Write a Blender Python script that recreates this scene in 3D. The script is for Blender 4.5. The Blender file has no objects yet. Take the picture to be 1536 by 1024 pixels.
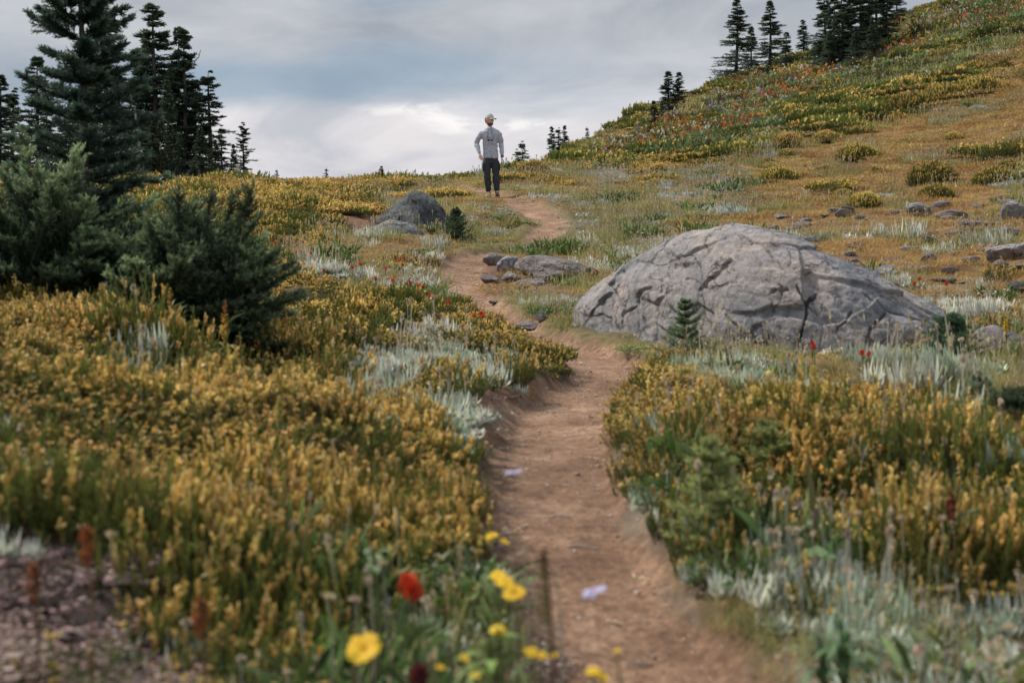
import bpy, math, random
import numpy as np
from mathutils import Vector
rng = np.random.default_rng(7)
random.seed(7)
scn = bpy.context.scene
COL = scn.collection
F = 2133.0; CX = 768.0; HR = 380.0          # lens in photo pixels, column of the axis, row of the horizon

# ------------------------------------------------------------------ noise
def _hash(ix, iy, iz, seed):
    h = (ix*374761393 + iy*668265263 + iz*2147483647 + seed*1274126177) & 0xFFFFFFFF
    h = ((h ^ (h >> 13))*1274126177) & 0xFFFFFFFF
    h = ((h ^ (h >> 16))*2246822519) & 0xFFFFFFFF
    return ((h ^ (h >> 15)) & 0xFFFFFF)/float(0xFFFFFF)
def vnoise(x, y, z=None, seed=0):
    x = np.asarray(x, float); y = np.asarray(y, float)
    z = np.zeros_like(x) if z is None else np.asarray(z, float)
    ix = np.floor(x).astype(np.int64); iy = np.floor(y).astype(np.int64); iz = np.floor(z).astype(np.int64)
    fx, fy, fz = x-ix, y-iy, z-iz
    fx = fx*fx*(3-2*fx); fy = fy*fy*(3-2*fy); fz = fz*fz*(3-2*fz)
    r = 0
    for a in (0, 1):
        for b in (0, 1):
            for c in (0, 1):
                w = (fx if a else 1-fx)*(fy if b else 1-fy)*(fz if c else 1-fz)
                r = r + w*_hash(ix+a, iy+b, iz+c, seed)
    return r*2-1
def fbm(x, y, z=None, oct=4, seed=0, gain=.5):
    r = 0; a = 1; s = 0
    for o in range(oct):
        k = 2.03**o
        r = r + a*vnoise(np.asarray(x)*k+o*7.3, np.asarray(y)*k+o*3.1, None if z is None else np.asarray(z)*k+o*5.7, seed+o)
        s += a; a *= gain
    return r/s
def sstep(a, b, x):
    t = np.clip((np.asarray(x, float)-a)/(b-a), 0, 1); return t*t*(3-2*t)

# ------------------------------------------------------------------ terrain
TY = [0, 2, 3.3, 4.3, 5.3, 7, 10, 14, 18, 22, 26, 30, 38, 46, 60, 90, 120, 200, 600]
TC = {
 -1500: [-.7,-.6,-.4,-.2,0,.2,.4,.7,1,1.3,1.6,1.8,2.2,2.3,2.5,2,0,-25,-120],
 -600: [-.8,-.7,-.55,-.4,-.25,-.05,.2,.5,.8,1.1,1.4,1.7,2.1,2.2,2.4,2,0,-25,-120],
 0: [-.9,-.85,-.75,-.6,-.45,-.3,-.1,.2,.5,.8,1.1,1.4,2.0,2.1,2.3,1.5,-1,-25,-120],
 250: [-.95,-.9,-.85,-.72,-.62,-.53,-.38,-.1,.2,.55,.85,1.2,1.84,2.0,2.1,1,-2,-25,-120],
 500: [-1.0,-.98,-.93,-.80,-.73,-.66,-.50,-.30,-.05,.3,.7,1.1,1.80,1.95,1.8,1,0,-20,-120],
 740: [-1.05,-1.02,-1.0,-.85,-.8,-.785,-.755,-.64,-.39,.05,.68,1.2,1.86,2.05,2.15,2.3,2,-8,-110],
 850: [-1.05,-1.02,-1.0,-.85,-.8,-.785,-.755,-.64,-.36,.1,.68,1.22,2.05,2.65,3.6,5.6,7.9,6,-90],
 1000: [-1.05,-1.02,-1.0,-.85,-.8,-.78,-.76,-.6,-.28,.12,.62,1.15,2.05,3.1,4.9,8.9,11.9,9,-60],
 1250: [-1.05,-1.03,-1.0,-.86,-.82,-.79,-.72,-.42,0,.45,.95,1.5,2.7,4.1,6.7,12.2,16.6,16,-30],
 1536: [-1.05,-1.03,-1.0,-.9,-.85,-.8,-.66,-.2,.25,.75,1.4,2.2,3.95,5.9,9.4,16.9,23.6,32,20],
 2200: [-1.0,-1,-.95,-.85,-.75,-.65,-.3,.5,1.3,2.3,3.6,5,8.2,11.5,17.5,30,42,70,120],
 3200: [-.9,-.85,-.8,-.6,-.5,-.2,.4,1.8,3.2,4.8,6.8,9,14,19,28,48,68,110,220]}
_us = np.array([(c-CX)/F for c in TC]); _tz = np.array([TC[c] for c in TC])
GU = np.linspace(-1.06, 1.14, 441); GL = np.linspace(math.log(1.0), math.log(601.0), 420)
_t = np.array([np.interp(np.exp(GL)-1, TY, _tz[i]) for i in range(len(_us))])
GT = np.array([np.interp(GU, _us, _t[:, j]) for j in range(len(GL))])      # [L, U]
def _blur(a, n, axis):
    k = np.hanning(n+2)[1:-1]; k /= k.sum()
    p = [(0, 0), (0, 0)]; p[axis] = (n//2, n//2)
    b = np.pad(a, p, mode='edge')
    return np.apply_along_axis(lambda v: np.convolve(v, k, 'valid'), axis, b)
GT = _blur(_blur(GT, 31, 1), 13, 0)
def hbase(x, y):
    x = np.asarray(x, float); y = np.asarray(y, float)
    u = np.clip(x/np.maximum(y, 2.0), GU[0], GU[-1]-1e-6); l = np.log(np.clip(y, 0, 599)+1)
    a = (u-GU[0])/(GU[1]-GU[0]); b = (l-GL[0])/(GL[1]-GL[0])
    i = np.clip(a.astype(int), 0, len(GU)-2); j = np.clip(b.astype(int), 0, len(GL)-2)
    a = a-i; b = b-j
    return (GT[j, i]*(1-a)+GT[j, i+1]*a)*(1-b)+(GT[j+1, i]*(1-a)+GT[j+1, i+1]*a)*b

# path centre line: (column, distance, half width in metres)
PATH = [(1150, 1.6, .25), (1085, 2.3, .25), (1035, 2.9, .25), (1000, 3.3, .245), (935, 3.75, .225), (864, 4.3, .225), (823, 5.35, .25), (829, 6.5, .27),
        (850, 7.6, .275), (890, 8.7, .25), (918, 9.7, .26), (896, 10.5, .27), (845, 11.4, .27), (795, 12.4, .25), (752, 13.8, .27),
        (714, 15.5, .26), (687, 17.4, .26), (693, 19.3, .26), (722, 20.8, .22), (760, 21.7, .02), (790, 22.5, .16), (817, 23.6, .27), (824, 24.9, .29),
        (812, 26.3, .3), (784, 28.2, .3), (752, 30.2, .27), (715, 33.0, .24), (682, 36.0, .2), (660, 39, .12), (640, 43, .02)]
_pp = np.array([((c-CX)/F*d, d, w) for c, d, w in PATH])
def _catmull(P, n):
    out = []
    Q = np.vstack([2*P[0]-P[1], P, 2*P[-1]-P[-2]])
    for i in range(1, len(Q)-2):
        t = np.linspace(0, 1, n, endpoint=False)[:, None]
        out.append(.5*((2*Q[i])+(-Q[i-1]+Q[i+1])*t+(2*Q[i-1]-5*Q[i]+4*Q[i+1]-Q[i+2])*t**2+(-Q[i-1]+3*Q[i]-3*Q[i+1]+Q[i+2])*t**3))
    return np.vstack(out)
PS = _catmull(_pp, 22)
def pathdist(x, y):
    """signed distance outside the edge of the trail (negative on it)"""
    x = np.atleast_1d(np.asarray(x, float)); y = np.atleast_1d(np.asarray(y, float))
    out = np.full(x.shape, 9.0)
    m = (y < 46) & (np.abs(x) < 3.5)
    xi, yi = x[m], y[m]; o = np.full(xi.shape, 9.0)
    for k in range(0, len(xi), 20000):
        a = xi[k:k+20000, None]-PS[None, :, 0]; b = yi[k:k+20000, None]-PS[None, :, 1]
        o[k:k+20000] = (np.sqrt(a*a+b*b)-PS[None, :, 2]).min(1)
    out[m] = o
    return out
# heaps and hollows: (column, distance, radius, height)
BUMPS = [(1010, 7.2, .34, .20), (960, 6.6, .25, .12), (880, 9.2, .3, .02), (690, 14.3, .5, .14), (800, 9.6, .45, .08), (1400, 7.4, .22, .14), (1560, 5.6, .3, .15),
         (700, 5.8, .3, .12), (560, 5.0, .5, .08), (1250, 5.8, .5, .10), (1090, 5.7, .3, .06), (740, 21.3, .5, .12), (620, 11.5, .6, .1), (480, 12, .7, .12),
         (120, 4.1, .35, .0), (360, 5.0, .5, .1), (630, 21.5, .5, .1), (470, 24, 1.4, .22), (300, 20, 1.2, .1), (1000, 9.7, .25, .03), (1150, 8.6, .4, .05)]
_bx = [((c-CX)/F*d, d, r, h) for c, d, r, h in BUMPS]
def height(x, y, pd=None):
    x = np.asarray(x, float); y = np.asarray(y, float)
    z = hbase(x, y)
    if pd is None: pd = pathdist(x, y).reshape(x.shape)
    keep = sstep(0, .5, pd)
    z = z + keep*(fbm(x*1.1, y*1.1, oct=3, seed=3)*.07 + fbm(x*2.3, y*2.3, oct=2, seed=5)*.10*sstep(1.5, 4, y) - (1-np.abs(fbm(x*1.05+4, y*1.05, oct=2, seed=6)))**4*.11*sstep(2, 4, y)*sstep(30, 12, y) + .05*sstep(2, 4, y)*sstep(30, 12, y) + fbm(x*.22, y*.22, oct=3, seed=9)*.22*sstep(14, 34, y)*(1+1.6*sstep(45, 80, y)))
    for bx, by, r, h in _bx:
        z = z + keep*h*np.exp(-((x-bx)**2+(y-by)**2)/(r*r))
    edge = fbm(x*4, y*4, oct=3, seed=21)*.055+fbm(x*15, y*15, oct=3, seed=22)*.022
    z = z - (.095-.055*sstep(14, 22, y))*(1-sstep(-.06, .11, pd+edge))*sstep(50, 34, y) + .03*np.exp(-((pd-.17)/.11)**2)
    z = z + (1-keep)*(fbm(x*12, y*7, oct=4, seed=31, gain=.65)*.006+fbm(x*2.3, y*2.3, oct=2, seed=33)*.014)
    return z
def H1(x, y): return float(height(np.array([x]), np.array([y]))[0])
def project(x, y, z): return CX+F*x/y, HR-F*z/y
def at(px, Y):
    x = (px-CX)/F*Y; return Vector((x, Y, H1(x, Y)))
_ys = np.exp(np.linspace(math.log(2.3), math.log(150), 900))
def hit(px, row):
    """first ground point seen at that column and row"""
    x = (px-CX)/F*_ys; r = HR-F*height(x, _ys)/_ys
    k = np.argmax(r <= row) if (r <= row).any() else int(np.argmin(r))
    return Vector((x[k], _ys[k], float(height(x[k:k+1], _ys[k:k+1])[0])))

# ------------------------------------------------------------------ what grows where
VMAP = """
272 kkkkkkkkhhhhhhhhhhhmmmmmmmmmsmmsmmmddddmddddddd
304 kkkkkkkkhkhhhhkhhmmmmmmmmmmmsmmsmmmdddddddmdddd
336 kkkkkkkkkkkhhkkhbbmdmgmgggggggmmdddddddddddddddd
368 kkkkkkkkkkkkkbmmmmdddmgggggggggmdxxxddddddddbddd
400 kkkkkkkkkkkkkmmgmmmmmbbbbbbmmmmdmmmdddbbddbdbddb
432 kkkkkkkkkkkkhhhhmmmggbbbbbbgmmggggggmmmgdggddmmb
464 hhkkkkkkkkkkhhhhhhkhkh.gggggggggggggmmmmgmsmgmgm
496 hhhhkkkkkkkkhhhhhhbshhhhkggggggggggggmmmmmgmggmm
528 hhhhhhkkkkkkhhhhhhhsskhhhhkggggggggmmmmmmmgmggmg
560 hhhhhhhkkkkkhhhhbssssssshhkgghhhmmssgddmssmssgmm
592 hhhhhhhhhhhhhhhhbssbhhbbsbbghhhhhhkmmssssdmmmmsm
624 hhhhhhhhhhhhhhhhsshhssssbbbhhhhhhhhhhhhhhmkkmsmm
656 hhhhhhhhhhhhhhhhhhhhssbbbbhhhhhshhhhhhhhhhhkkkmk
688 hhhhhhhhhhhhhhhhhhhhhkkbbbbbbshhkkhhhhhhhhhhhhkk
720 kkhkhkhhhhhhhhhhhhhhkkkbbbbbbskkxhkhkhhhhhhkhhhh
752 kkkkkkkkhhhhhkhhkhhhkkbbbbbbsssxkkhkkkhhhhhkhhkh
784 pkkkkkkkkhhkhhhhhhhkhhhbbbbbbsssskkkkkkkhhhhkkkk
816 ppppkkkkkhkkkkhhhhkhhhbbbbbgsssssskshskkhhhhhkhk
848 ppppppkkkkkkkxskkkkhhhhbbbbbgssssssgskssskkhhhkk
880 pppppppkkkkkksxkxskksgxgbbbbbggsgssssgssssgskkkk
912 ppppppppkkksxkkkxskssgxgbbbbbggssggsgssssgsssskb
944 ppppppppphkkhkhkxssgxgxgbbbbbbbgsgxgggssssgsssss
976 pppppppphhhhhkhhgxgggxggbbbbbbbbbsgxggsgsssgsssb
1008 pbkpppphhhkkhkgxxgxgggxbbbbbbbbbbgsggsgsggsbssgb
"""
_vr = [(l.split()[0], l.split()[1]) for l in VMAP.strip().splitlines()]
_VROWS = np.array([int(a) for a, _ in _vr])
_VM = np.array([[ord(ch) for ch in (b+'m'*48)[:48]] for _, b in _vr])
def vtype(x, y, z):
    jx = fbm(x*1.7, y*1.7, oct=2, seed=41); jy = fbm(x*1.7, y*1.7, oct=2, seed=47)
    px, row = project(x, y, z)
    px = px+jx*26; row = row+jy*20*np.clip(10/y, .25, 1)
    c = np.clip((px/32).astype(int), 0, 47)
    r = np.abs(row[:, None]-_VROWS[None, :]).argmin(1)
    t = _VM[r, c]
    hill = (row < 256) & (px > 820)
    d = row-(182-(px-1090)*.386)
    band = fbm(x*.25, y*.12, oct=2, seed=51)
    h = np.full(t.shape, ord('d'))
    b2 = fbm(x*.35+20, y*.1, oct=3, seed=57)
    h[(np.abs(d+band*14) < 22) & (b2 > -.22)] = ord('f')
    h[(d+band*14 >= 20) & (d+band*24 < 58)] = ord('x')
    h[(np.abs(d) < 60) & (b2 < -.22)] = ord('k')
    h[(d >= 30) & (d < 95) & (band > .12)] = ord('k')
    h[(d >= 75) & (b2 > .26)] = ord('k'); h[(d >= 60) & (b2 < -.34)] = ord('m')
    h[(d < -22) & (band > .1)] = ord('k')
    t = np.where(hill, h, t)
    t = np.where((y > 42) & (px <= 820), ord('k'), t)
    return t

# ------------------------------------------------------------------ mesh helpers
class MB:
    """collects quads with a colour and a material slot for each"""
    def __init__(s): s.V = []; s.Q = []; s.C = []; s.M = []; s.n = 0
    def add(s, V, Q, C, mat=0):
        V = np.asarray(V, float).reshape(-1, 3); Q = np.asarray(Q, int).reshape(-1, 4)
        C = np.asarray(C, float)
        if C.ndim == 1: C = np.tile(C, (len(V), 1))
        s.V.append(V); s.Q.append(Q+s.n); s.C.append(C[:, :3]); s.M.append(np.full(len(Q), mat)); s.n += len(V)
    def mesh(s, name, mats, smooth=True):
        V = np.vstack(s.V); Q = np.vstack(s.Q); C = np.vstack(s.C); M = np.concatenate(s.M)
        return quads_mesh(name, V, Q, C, mats, M, smooth)
    def build(s, name, mats, parent=None, smooth=True):
        return link(name, s.mesh(name, mats, smooth), parent)
def quads_mesh(name, V, Q, C=None, mats=(), M=None, smooth=True):
    me = bpy.data.meshes.new(name)
    me.vertices.add(len(V)); me.vertices.foreach_set('co', V.astype(np.float32).ravel())
    me.loops.add(len(Q)*4); me.loops.foreach_set('vertex_index', Q.astype(np.int32).ravel())
    me.polygons.add(len(Q)); me.polygons.foreach_set('loop_start', np.arange(0, len(Q)*4, 4, dtype=np.int32))
    for m in (mats if isinstance(mats, (list, tuple)) else [mats]): me.materials.append(m)
    if M is not None: me.polygons.foreach_set('material_index', M.astype(np.int32))
    me.polygons.foreach_set('use_smooth', np.full(len(Q), smooth))
    if C is not None:
        a = me.color_attributes.new('Col', 'FLOAT_COLOR', 'POINT')
        a.data.foreach_set('color', np.hstack([C, np.ones((len(C), 1))]).astype(np.float32).ravel())
    me.update(calc_edges=True); me.validate()
    return me
def link(name, me, parent=None, loc=None, rz=0, sc=None):
    o = bpy.data.objects.new(name, me); COL.objects.link(o)
    if parent: o.parent = parent
    if loc is not None: o.location = loc
    o.rotation_euler[2] = rz
    if sc is not None: o.scale = (sc, sc, sc) if isinstance(sc, (int, float)) else sc
    return o
def tag(o, label=None, cat=None, group=None, kind=None):
    if label: o['label'] = label
    if cat: o['category'] = cat
    if group: o['group'] = group
    if kind: o['kind'] = kind
    return o
def thing(name, label, cat, loc=(0, 0, 0), rz=0, group=None, sc=None):
    return tag(link(name, None, None, loc, rz, sc), label, cat, group)
def dup(root, loc, rz=0, sc=1.0, label=None, group=None):
    r = root.copy(); COL.objects.link(r); r.location = loc; r.rotation_euler[2] = rz
    r.scale = (sc, sc, sc) if isinstance(sc, (int, float)) else sc
    if label: r['label'] = label
    if group: r['group'] = group
    for ch in list(root.children):
        c = ch.copy(); COL.objects.link(c); c.parent = r
        for g in ch.children:
            d = g.copy(); COL.objects.link(d); d.parent = c
    return r
def nrm(v): return v/np.maximum(np.linalg.norm(v, axis=-1, keepdims=True), 1e-9)
def blades(mb, P, D, L, W, seg=1, bend=None, c0=(0, 0, 0), c1=None, prof=None, mat=0, side=None, cup=0):
    """N thin leaves from P along D: seg quads each, bent by the vector bend, coloured c0 at the foot and c1 at the tip"""
    P = np.asarray(P, float); N = len(P); D = nrm(np.asarray(D, float))
    L = np.broadcast_to(np.asarray(L, float), (N,)); W = np.broadcast_to(np.asarray(W, float), (N,))
    if side is None: side = np.cross(D, nrm(rng.normal(size=(N, 3))))
    side = nrm(side)
    if bend is None: bend = np.zeros((N, 3))
    if prof is None: prof = np.linspace(1, .25, seg+1)
    c0 = np.broadcast_to(np.asarray(c0, float), (N, 3)); c1 = c0 if c1 is None else np.broadcast_to(np.asarray(c1, float), (N, 3))
    vs = []; cs = []
    for k in range(seg+1):
        t = k/seg
        c = P+D*(L*t)[:, None]+bend*(L*t*t)[:, None]
        w = side*(W*.5*prof[k])[:, None]
        vs += [c-w, c+w]; cc = c0*(1-t)+c1*t; cs += [cc, cc]
    V = np.stack(vs, 1).reshape(-1, 3); Cc = np.stack(cs, 1).reshape(-1, 3)
    m = 2*(seg+1); base = (np.arange(N)*m)[:, None]
    q = np.array([[2*k, 2*k+1, 2*k+3, 2*k+2] for k in range(seg)])
    Q = (base[:, :, None]+q[None]).reshape(-1, 4)
    mb.add(V, Q, Cc, mat)
def tube(mb, pts, rad, col, n=6, mat=0, cap=True):
    pts = np.asarray(pts, float); K = len(pts); rad = np.broadcast_to(np.asarray(rad, float), (K,))
    T = nrm(np.gradient(pts, axis=0)); ref = np.array([.13, .97, .2])
    A = nrm(np.cross(T, ref)); B = np.cross(T, A)
    a = np.linspace(0, 2*math.pi, n, endpoint=False)
    V = pts[:, None]+(A[:, None]*np.cos(a)[None, :, None]+B[:, None]*np.sin(a)[None, :, None])*rad[:, None, None]
    Q = [[k*n+i, k*n+(i+1) % n, (k+1)*n+(i+1) % n, (k+1)*n+i] for k in range(K-1) for i in range(n)]
    mb.add(V.reshape(-1, 3), Q, col, mat)
def vary(c, n, s=.15, h=.04):
    c = np.asarray(c, float)
    return np.clip(c*(1+rng.normal(0, s, (n, 1)))*(1+rng.normal(0, h, (n, 3))), .003, .95)

# ------------------------------------------------------------------ materials
def newmat(name):
    m = bpy.data.materials.new(name); m.use_nodes = True; nt = m.node_tree; nt.nodes.clear()
    return m, nt, nt.nodes, nt.links
def leafmat(name, transl=.35, rough=.55, hue=.02, val=.25, spec=.25):
    m, nt, N, L = newmat(name)
    out = N.new('ShaderNodeOutputMaterial'); mix = N.new('ShaderNodeMixShader'); mix.inputs[0].default_value = transl
    p = N.new('ShaderNodeBsdfPrincipled'); p.inputs['Roughness'].default_value = rough; p.inputs['Specular IOR Level'].default_value = spec
    t = N.new('ShaderNodeBsdfTranslucent')
    a = N.new('ShaderNodeAttribute'); a.attribute_name = 'Col'
    oi = N.new('ShaderNodeObjectInfo')
    hs = N.new('ShaderNodeHueSaturation')
    mr = N.new('ShaderNodeMapRange'); mr.inputs[3].default_value = 1-val; mr.inputs[4].default_value = 1+val
    L.new(oi.outputs['Random'], mr.inputs[0]); L.new(mr.outputs[0], hs.inputs['Value'])
    mu = N.new('ShaderNodeMath'); mu.operation = 'MULTIPLY'; mu.inputs[1].default_value = 7.31
    fr = N.new('ShaderNodeMath'); fr.operation = 'FRACT'
    mr2 = N.new('ShaderNodeMapRange'); mr2.inputs[3].default_value = .5-hue; mr2.inputs[4].default_value = .5+hue
    L.new(oi.outputs['Random'], mu.inputs[0]); L.new(mu.outputs[0], fr.inputs[0]); L.new(fr.outputs[0], mr2.inputs[0]); L.new(mr2.outputs[0], hs.inputs['Hue'])
    L.new(a.outputs['Color'], hs.inputs['Color'])
    L.new(hs.outputs[0], p.inputs['Base Color']); L.new(hs.outputs[0], t.inputs[0])
    L.new(p.outputs[0], mix.inputs[1]); L.new(t.outputs[0], mix.inputs[2]); L.new(mix.outputs[0], out.inputs[0])
    return m
M_LEAF = leafmat('plant_leaves', .28, hue=.013)
M_NEEDLE = leafmat('fir_needles', .3, .5, .012, .12)
M_PETAL = leafmat('petals', .45, .6, .005, .08)
def ramp(N, stops):
    r = N.new('ShaderNodeValToRGB'); e = r.color_ramp.elements
    while len(e) < len(stops): e.new(.5)
    for i, (p, c) in enumerate(stops): e[i].position = p; e[i].color = (*c, 1) if len(c) == 3 else c
    return r
def noise(N, L, scale, detail=6, rough=.6, vec=None, dist=0):
    n = N.new('ShaderNodeTexNoise'); n.inputs['Scale'].default_value = scale; n.inputs['Detail'].default_value = detail
    n.inputs['Roughness'].default_value = rough; n.inputs['Distortion'].default_value = dist
    if vec is not None: L.new(vec, n.inputs['Vector'])
    return n
def mixc(N, L, f, a, b, mode='MIX'):
    m = N.new('ShaderNodeMix'); m.data_type = 'RGBA'; m.blend_type = mode
    for s, v in ((m.inputs[0], f), (m.inputs[6], a), (m.inputs[7], b)):
        if hasattr(v, 'links'): L.new(v, s)
        elif isinstance(v, (int, float)): s.default_value = v
        else: s.default_value = (*v, 1)
    return m.outputs[2]
def soilmat():
    m, nt, N, L = newmat('soil')
    out = N.new('ShaderNodeOutputMaterial'); p = N.new('ShaderNodeBsdfPrincipled'); p.inputs['Roughness'].default_value = .95
    p.inputs['Specular IOR Level'].default_value = .15
    g = N.new('ShaderNodeNewGeometry'); pos = g.outputs['Position']
    a = N.new('ShaderNodeAttribute'); a.attribute_name = 'Col'
    pd = N.new('ShaderNodeAttribute'); pd.attribute_name = 'trail'
    n1 = noise(N, L, 2.2, 8, .65, pos); n2 = noise(N, L, 14, 8, .7, pos); n3 = noise(N, L, 110, 5, .8, pos); n7 = noise(N, L, 38, 6, .75, pos, .5)
    r1 = ramp(N, [(.30, (.17, .100, .064)), (.5, (.265, .165, .110)), (.70, (.36, .24, .17))]); L.new(n1.outputs[0], r1.inputs[0])
    r2 = ramp(N, [(.32, (.62, .58, .55)), (.55, (1, 1, 1)), (.75, (1.2, 1.17, 1.12))]); L.new(n2.outputs[0], r2.inputs[0])
    tr = mixc(N, L, 1.0, r1.outputs[0], r2.outputs[0], 'MULTIPLY')
    r7 = ramp(N, [(.36, (.58, .55, .53)), (.5, (1, 1, 1)), (.64, (1.32, 1.28, 1.24))]); L.new(n7.outputs[0], r7.inputs[0])
    tr = mixc(N, L, 1.0, tr, r7.outputs[0], 'MULTIPLY')
    n8 = noise(N, L, .9, 5, .6, pos); r8 = ramp(N, [(.38, (.78, .76, .74)), (.6, (1.12, 1.1, 1.08))]); L.new(n8.outputs[0], r8.inputs[0])
    tr = mixc(N, L, 1.0, tr, r8.outputs[0], 'MULTIPLY')
    # grit and pebbles
    v = N.new('ShaderNodeTexVoronoi'); v.inputs['Scale'].default_value = 55; L.new(pos, v.inputs['Vector'])
    rv = ramp(N, [(0, (1, 1, 1)), (.16, (1, 1, 1)), (.22, (0, 0, 0))]); L.new(v.outputs['Distance'], rv.inputs[0])
    vs = N.new('ShaderNodeSeparateColor'); L.new(v.outputs['Color'], vs.inputs[0])
    gt = N.new('ShaderNodeMath'); gt.operation = 'GREATER_THAN'; gt.inputs[1].default_value = .62; L.new(vs.outputs[0], gt.inputs[0])
    mu = N.new('ShaderNodeMath'); mu.operation = 'MULTIPLY'; L.new(gt.outputs[0], mu.inputs[0]); L.new(rv.outputs[0], mu.inputs[1])
    peb = mixc(N, L, vs.outputs[1], (.20, .16, .15), (.50, .43, .40))
    tr = mixc(N, L, mu.outputs[0], tr, peb)
    r3 = ramp(N, [(.3, (.55, .55, .55)), (.5, (1, 1, 1)), (.7, (1.45, 1.4, 1.3))]); L.new(n2.outputs[0], r3.inputs[0])
    gr = mixc(N, L, 1.0, a.outputs['Color'], r3.outputs[0], 'MULTIPLY')
    ad = N.new('ShaderNodeMath'); ad.operation = 'MULTIPLY_ADD'; ad.inputs[1].default_value = .9; ad.inputs[2].default_value = -.45; L.new(n2.outputs[0], ad.inputs[0])
    sm = N.new('ShaderNodeMath'); sm.operation = 'ADD'; sm.use_clamp = True; L.new(ad.outputs[0], sm.inputs[0]); L.new(pd.outputs['Fac'], sm.inputs[1])
    c = mixc(N, L, sm.outputs[0], gr, tr)
    L.new(c, p.inputs['Base Color'])
    b1 = N.new('ShaderNodeBump'); b1.inputs['Strength'].default_value = .55; b1.inputs['Distance'].default_value = .03; L.new(n2.outputs[0], b1.inputs['Height'])
    b2 = N.new('ShaderNodeBump'); b2.inputs['Strength'].default_value = .9; b2.inputs['Distance'].default_value = .012; L.new(n7.outputs[0], b2.inputs['Height']); L.new(b1.outputs[0], b2.inputs['Normal'])
    b3 = N.new('ShaderNodeBump'); b3.inputs['Strength'].default_value = .8; b3.inputs['Distance'].default_value = .006; L.new(mu.outputs[0], b3.inputs['Height']); L.new(b2.outputs[0], b3.inputs['Normal'])
    L.new(b3.outputs[0], p.inputs['Normal']); L.new(p.outputs[0], out.inputs[0])
    return m
M_SOIL = soilmat()
def rockmat(name, ca, cb, cc, lichen=(.34, .30, .20), sc=1.0, crack=True):
    m, nt, N, L = newmat(name)
    out = N.new('ShaderNodeOutputMaterial'); p = N.new('ShaderNodeBsdfPrincipled'); p.inputs['Roughness'].default_value = .82; p.inputs['Specular IOR Level'].default_value = .3
    tc = N.new('ShaderNodeTexCoord'); pos = tc.outputs['Object']
    n1 = noise(N, L, 1.7*sc, 9, .62, pos, .4); n2 = noise(N, L, 11*sc, 10, .72, pos, .3); n3 = noise(N, L, 60*sc, 6, .75, pos)
    r1 = ramp(N, [(.34, ca), (.5, cb), (.66, cc)]); L.new(n1.outputs[0], r1.inputs[0])
    r2 = ramp(N, [(.32, (.28, .29, .32)), (.44, (.80, .80, .82)), (.56, (1.05, 1.04, 1.02)), (.70, (1.4, 1.35, 1.28))]); L.new(n2.outputs[0], r2.inputs[0])
    c = mixc(N, L, .9, r1.outputs[0], r2.outputs[0], 'MULTIPLY')
    r3 = ramp(N, [(.35, (.72, .72, .74)), (.55, (1, 1, 1)), (.7, (1.25, 1.24, 1.2))]); L.new(n3.outputs[0], r3.inputs[0])
    c = mixc(N, L, .8, c, r3.outputs[0], 'MULTIPLY')
    n4 = noise(N, L, 7*sc, 5, .6, pos, 1.0); r4 = ramp(N, [(.60, (0, 0, 0)), (.68, (1, 1, 1))]); L.new(n4.outputs[0], r4.inputs[0])
    n5 = noise(N, L, 45*sc, 3, .6, pos); r5 = ramp(N, [(.5, (0, 0, 0)), (.58, (.75, .75, .75))]); L.new(n5.outputs[0], r5.inputs[0])
    lm = mixc(N, L, 1.0, r4.outputs[0], r5.outputs[0], 'MULTIPLY')
    c = mixc(N, L, lm, c, lichen)
    L.new(c, p.inputs['Base Color'])
    # thin crooked fissures
    wn = noise(N, L, 3*sc, 5, .6, pos); wv = N.new('ShaderNodeVectorMath'); wv.operation = 'MULTIPLY_ADD'; L.new(wn.outputs['Color'], wv.inputs[0]); wv.inputs[1].default_value = (.45/sc,)*3; L.new(pos, wv.inputs[2])
    vo = N.new('ShaderNodeTexVoronoi'); vo.feature = 'DISTANCE_TO_EDGE'; vo.inputs['Scale'].default_value = 3.6*sc; L.new(wv.outputs[0], vo.inputs['Vector'])
    vr = ramp(N, [(0, (0, 0, 0)), (.035, (1, 1, 1))]); L.new(vo.outputs['Distance'], vr.inputs[0])
    pk = noise(N, L, 2.6*sc, 3, .5, pos); pr_ = ramp(N, [(.46, (1, 1, 1)), (.56, (0, 0, 0))]); L.new(pk.outputs[0], pr_.inputs[0])
    fis = mixc(N, L, 1.0, vr.outputs[0], pr_.outputs[0], 'LIGHTEN')
    cr = mixc(N, L, fis, (.42, .40, .38), (1, 1, 1)); c = mixc(N, L, 1.0, c, cr, 'MULTIPLY'); L.new(c, p.inputs['Base Color'])
    b0 = N.new('ShaderNodeBump'); b0.inputs['Strength'].default_value = 1; b0.inputs['Distance'].default_value = .025/sc; L.new(fis, b0.inputs['Height'])
    # strata-like scratches
    mp = N.new('ShaderNodeMapping'); mp.inputs['Scale'].default_value = (2.0, 2.3, 4.5); mp.inputs['Rotation'].default_value = (.2, .35, .3); L.new(pos, mp.inputs['Vector'])
    n6 = noise(N, L, 1.6*sc, 8, .7, mp.outputs[0], .8)
    b1 = N.new('ShaderNodeBump'); b1.inputs['Strength'].default_value = .7; b1.inputs['Distance'].default_value = .07; L.new(b0.outputs[0], b1.inputs['Normal']); L.new(n6.outputs[0], b1.inputs['Height'])
    b2 = N.new('ShaderNodeBump'); b2.inputs['Strength'].default_value = 1; b2.inputs['Distance'].default_value = .06; L.new(n2.outputs[0], b2.inputs['Height']); L.new(b1.outputs[0], b2.inputs['Normal'])
    b3 = N.new('ShaderNodeBump'); b3.inputs['Strength'].default_value = .9; b3.inputs['Distance'].default_value = .014; L.new(n3.outputs[0], b3.inputs['Height']); L.new(b2.outputs[0], b3.inputs['Normal'])
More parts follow.
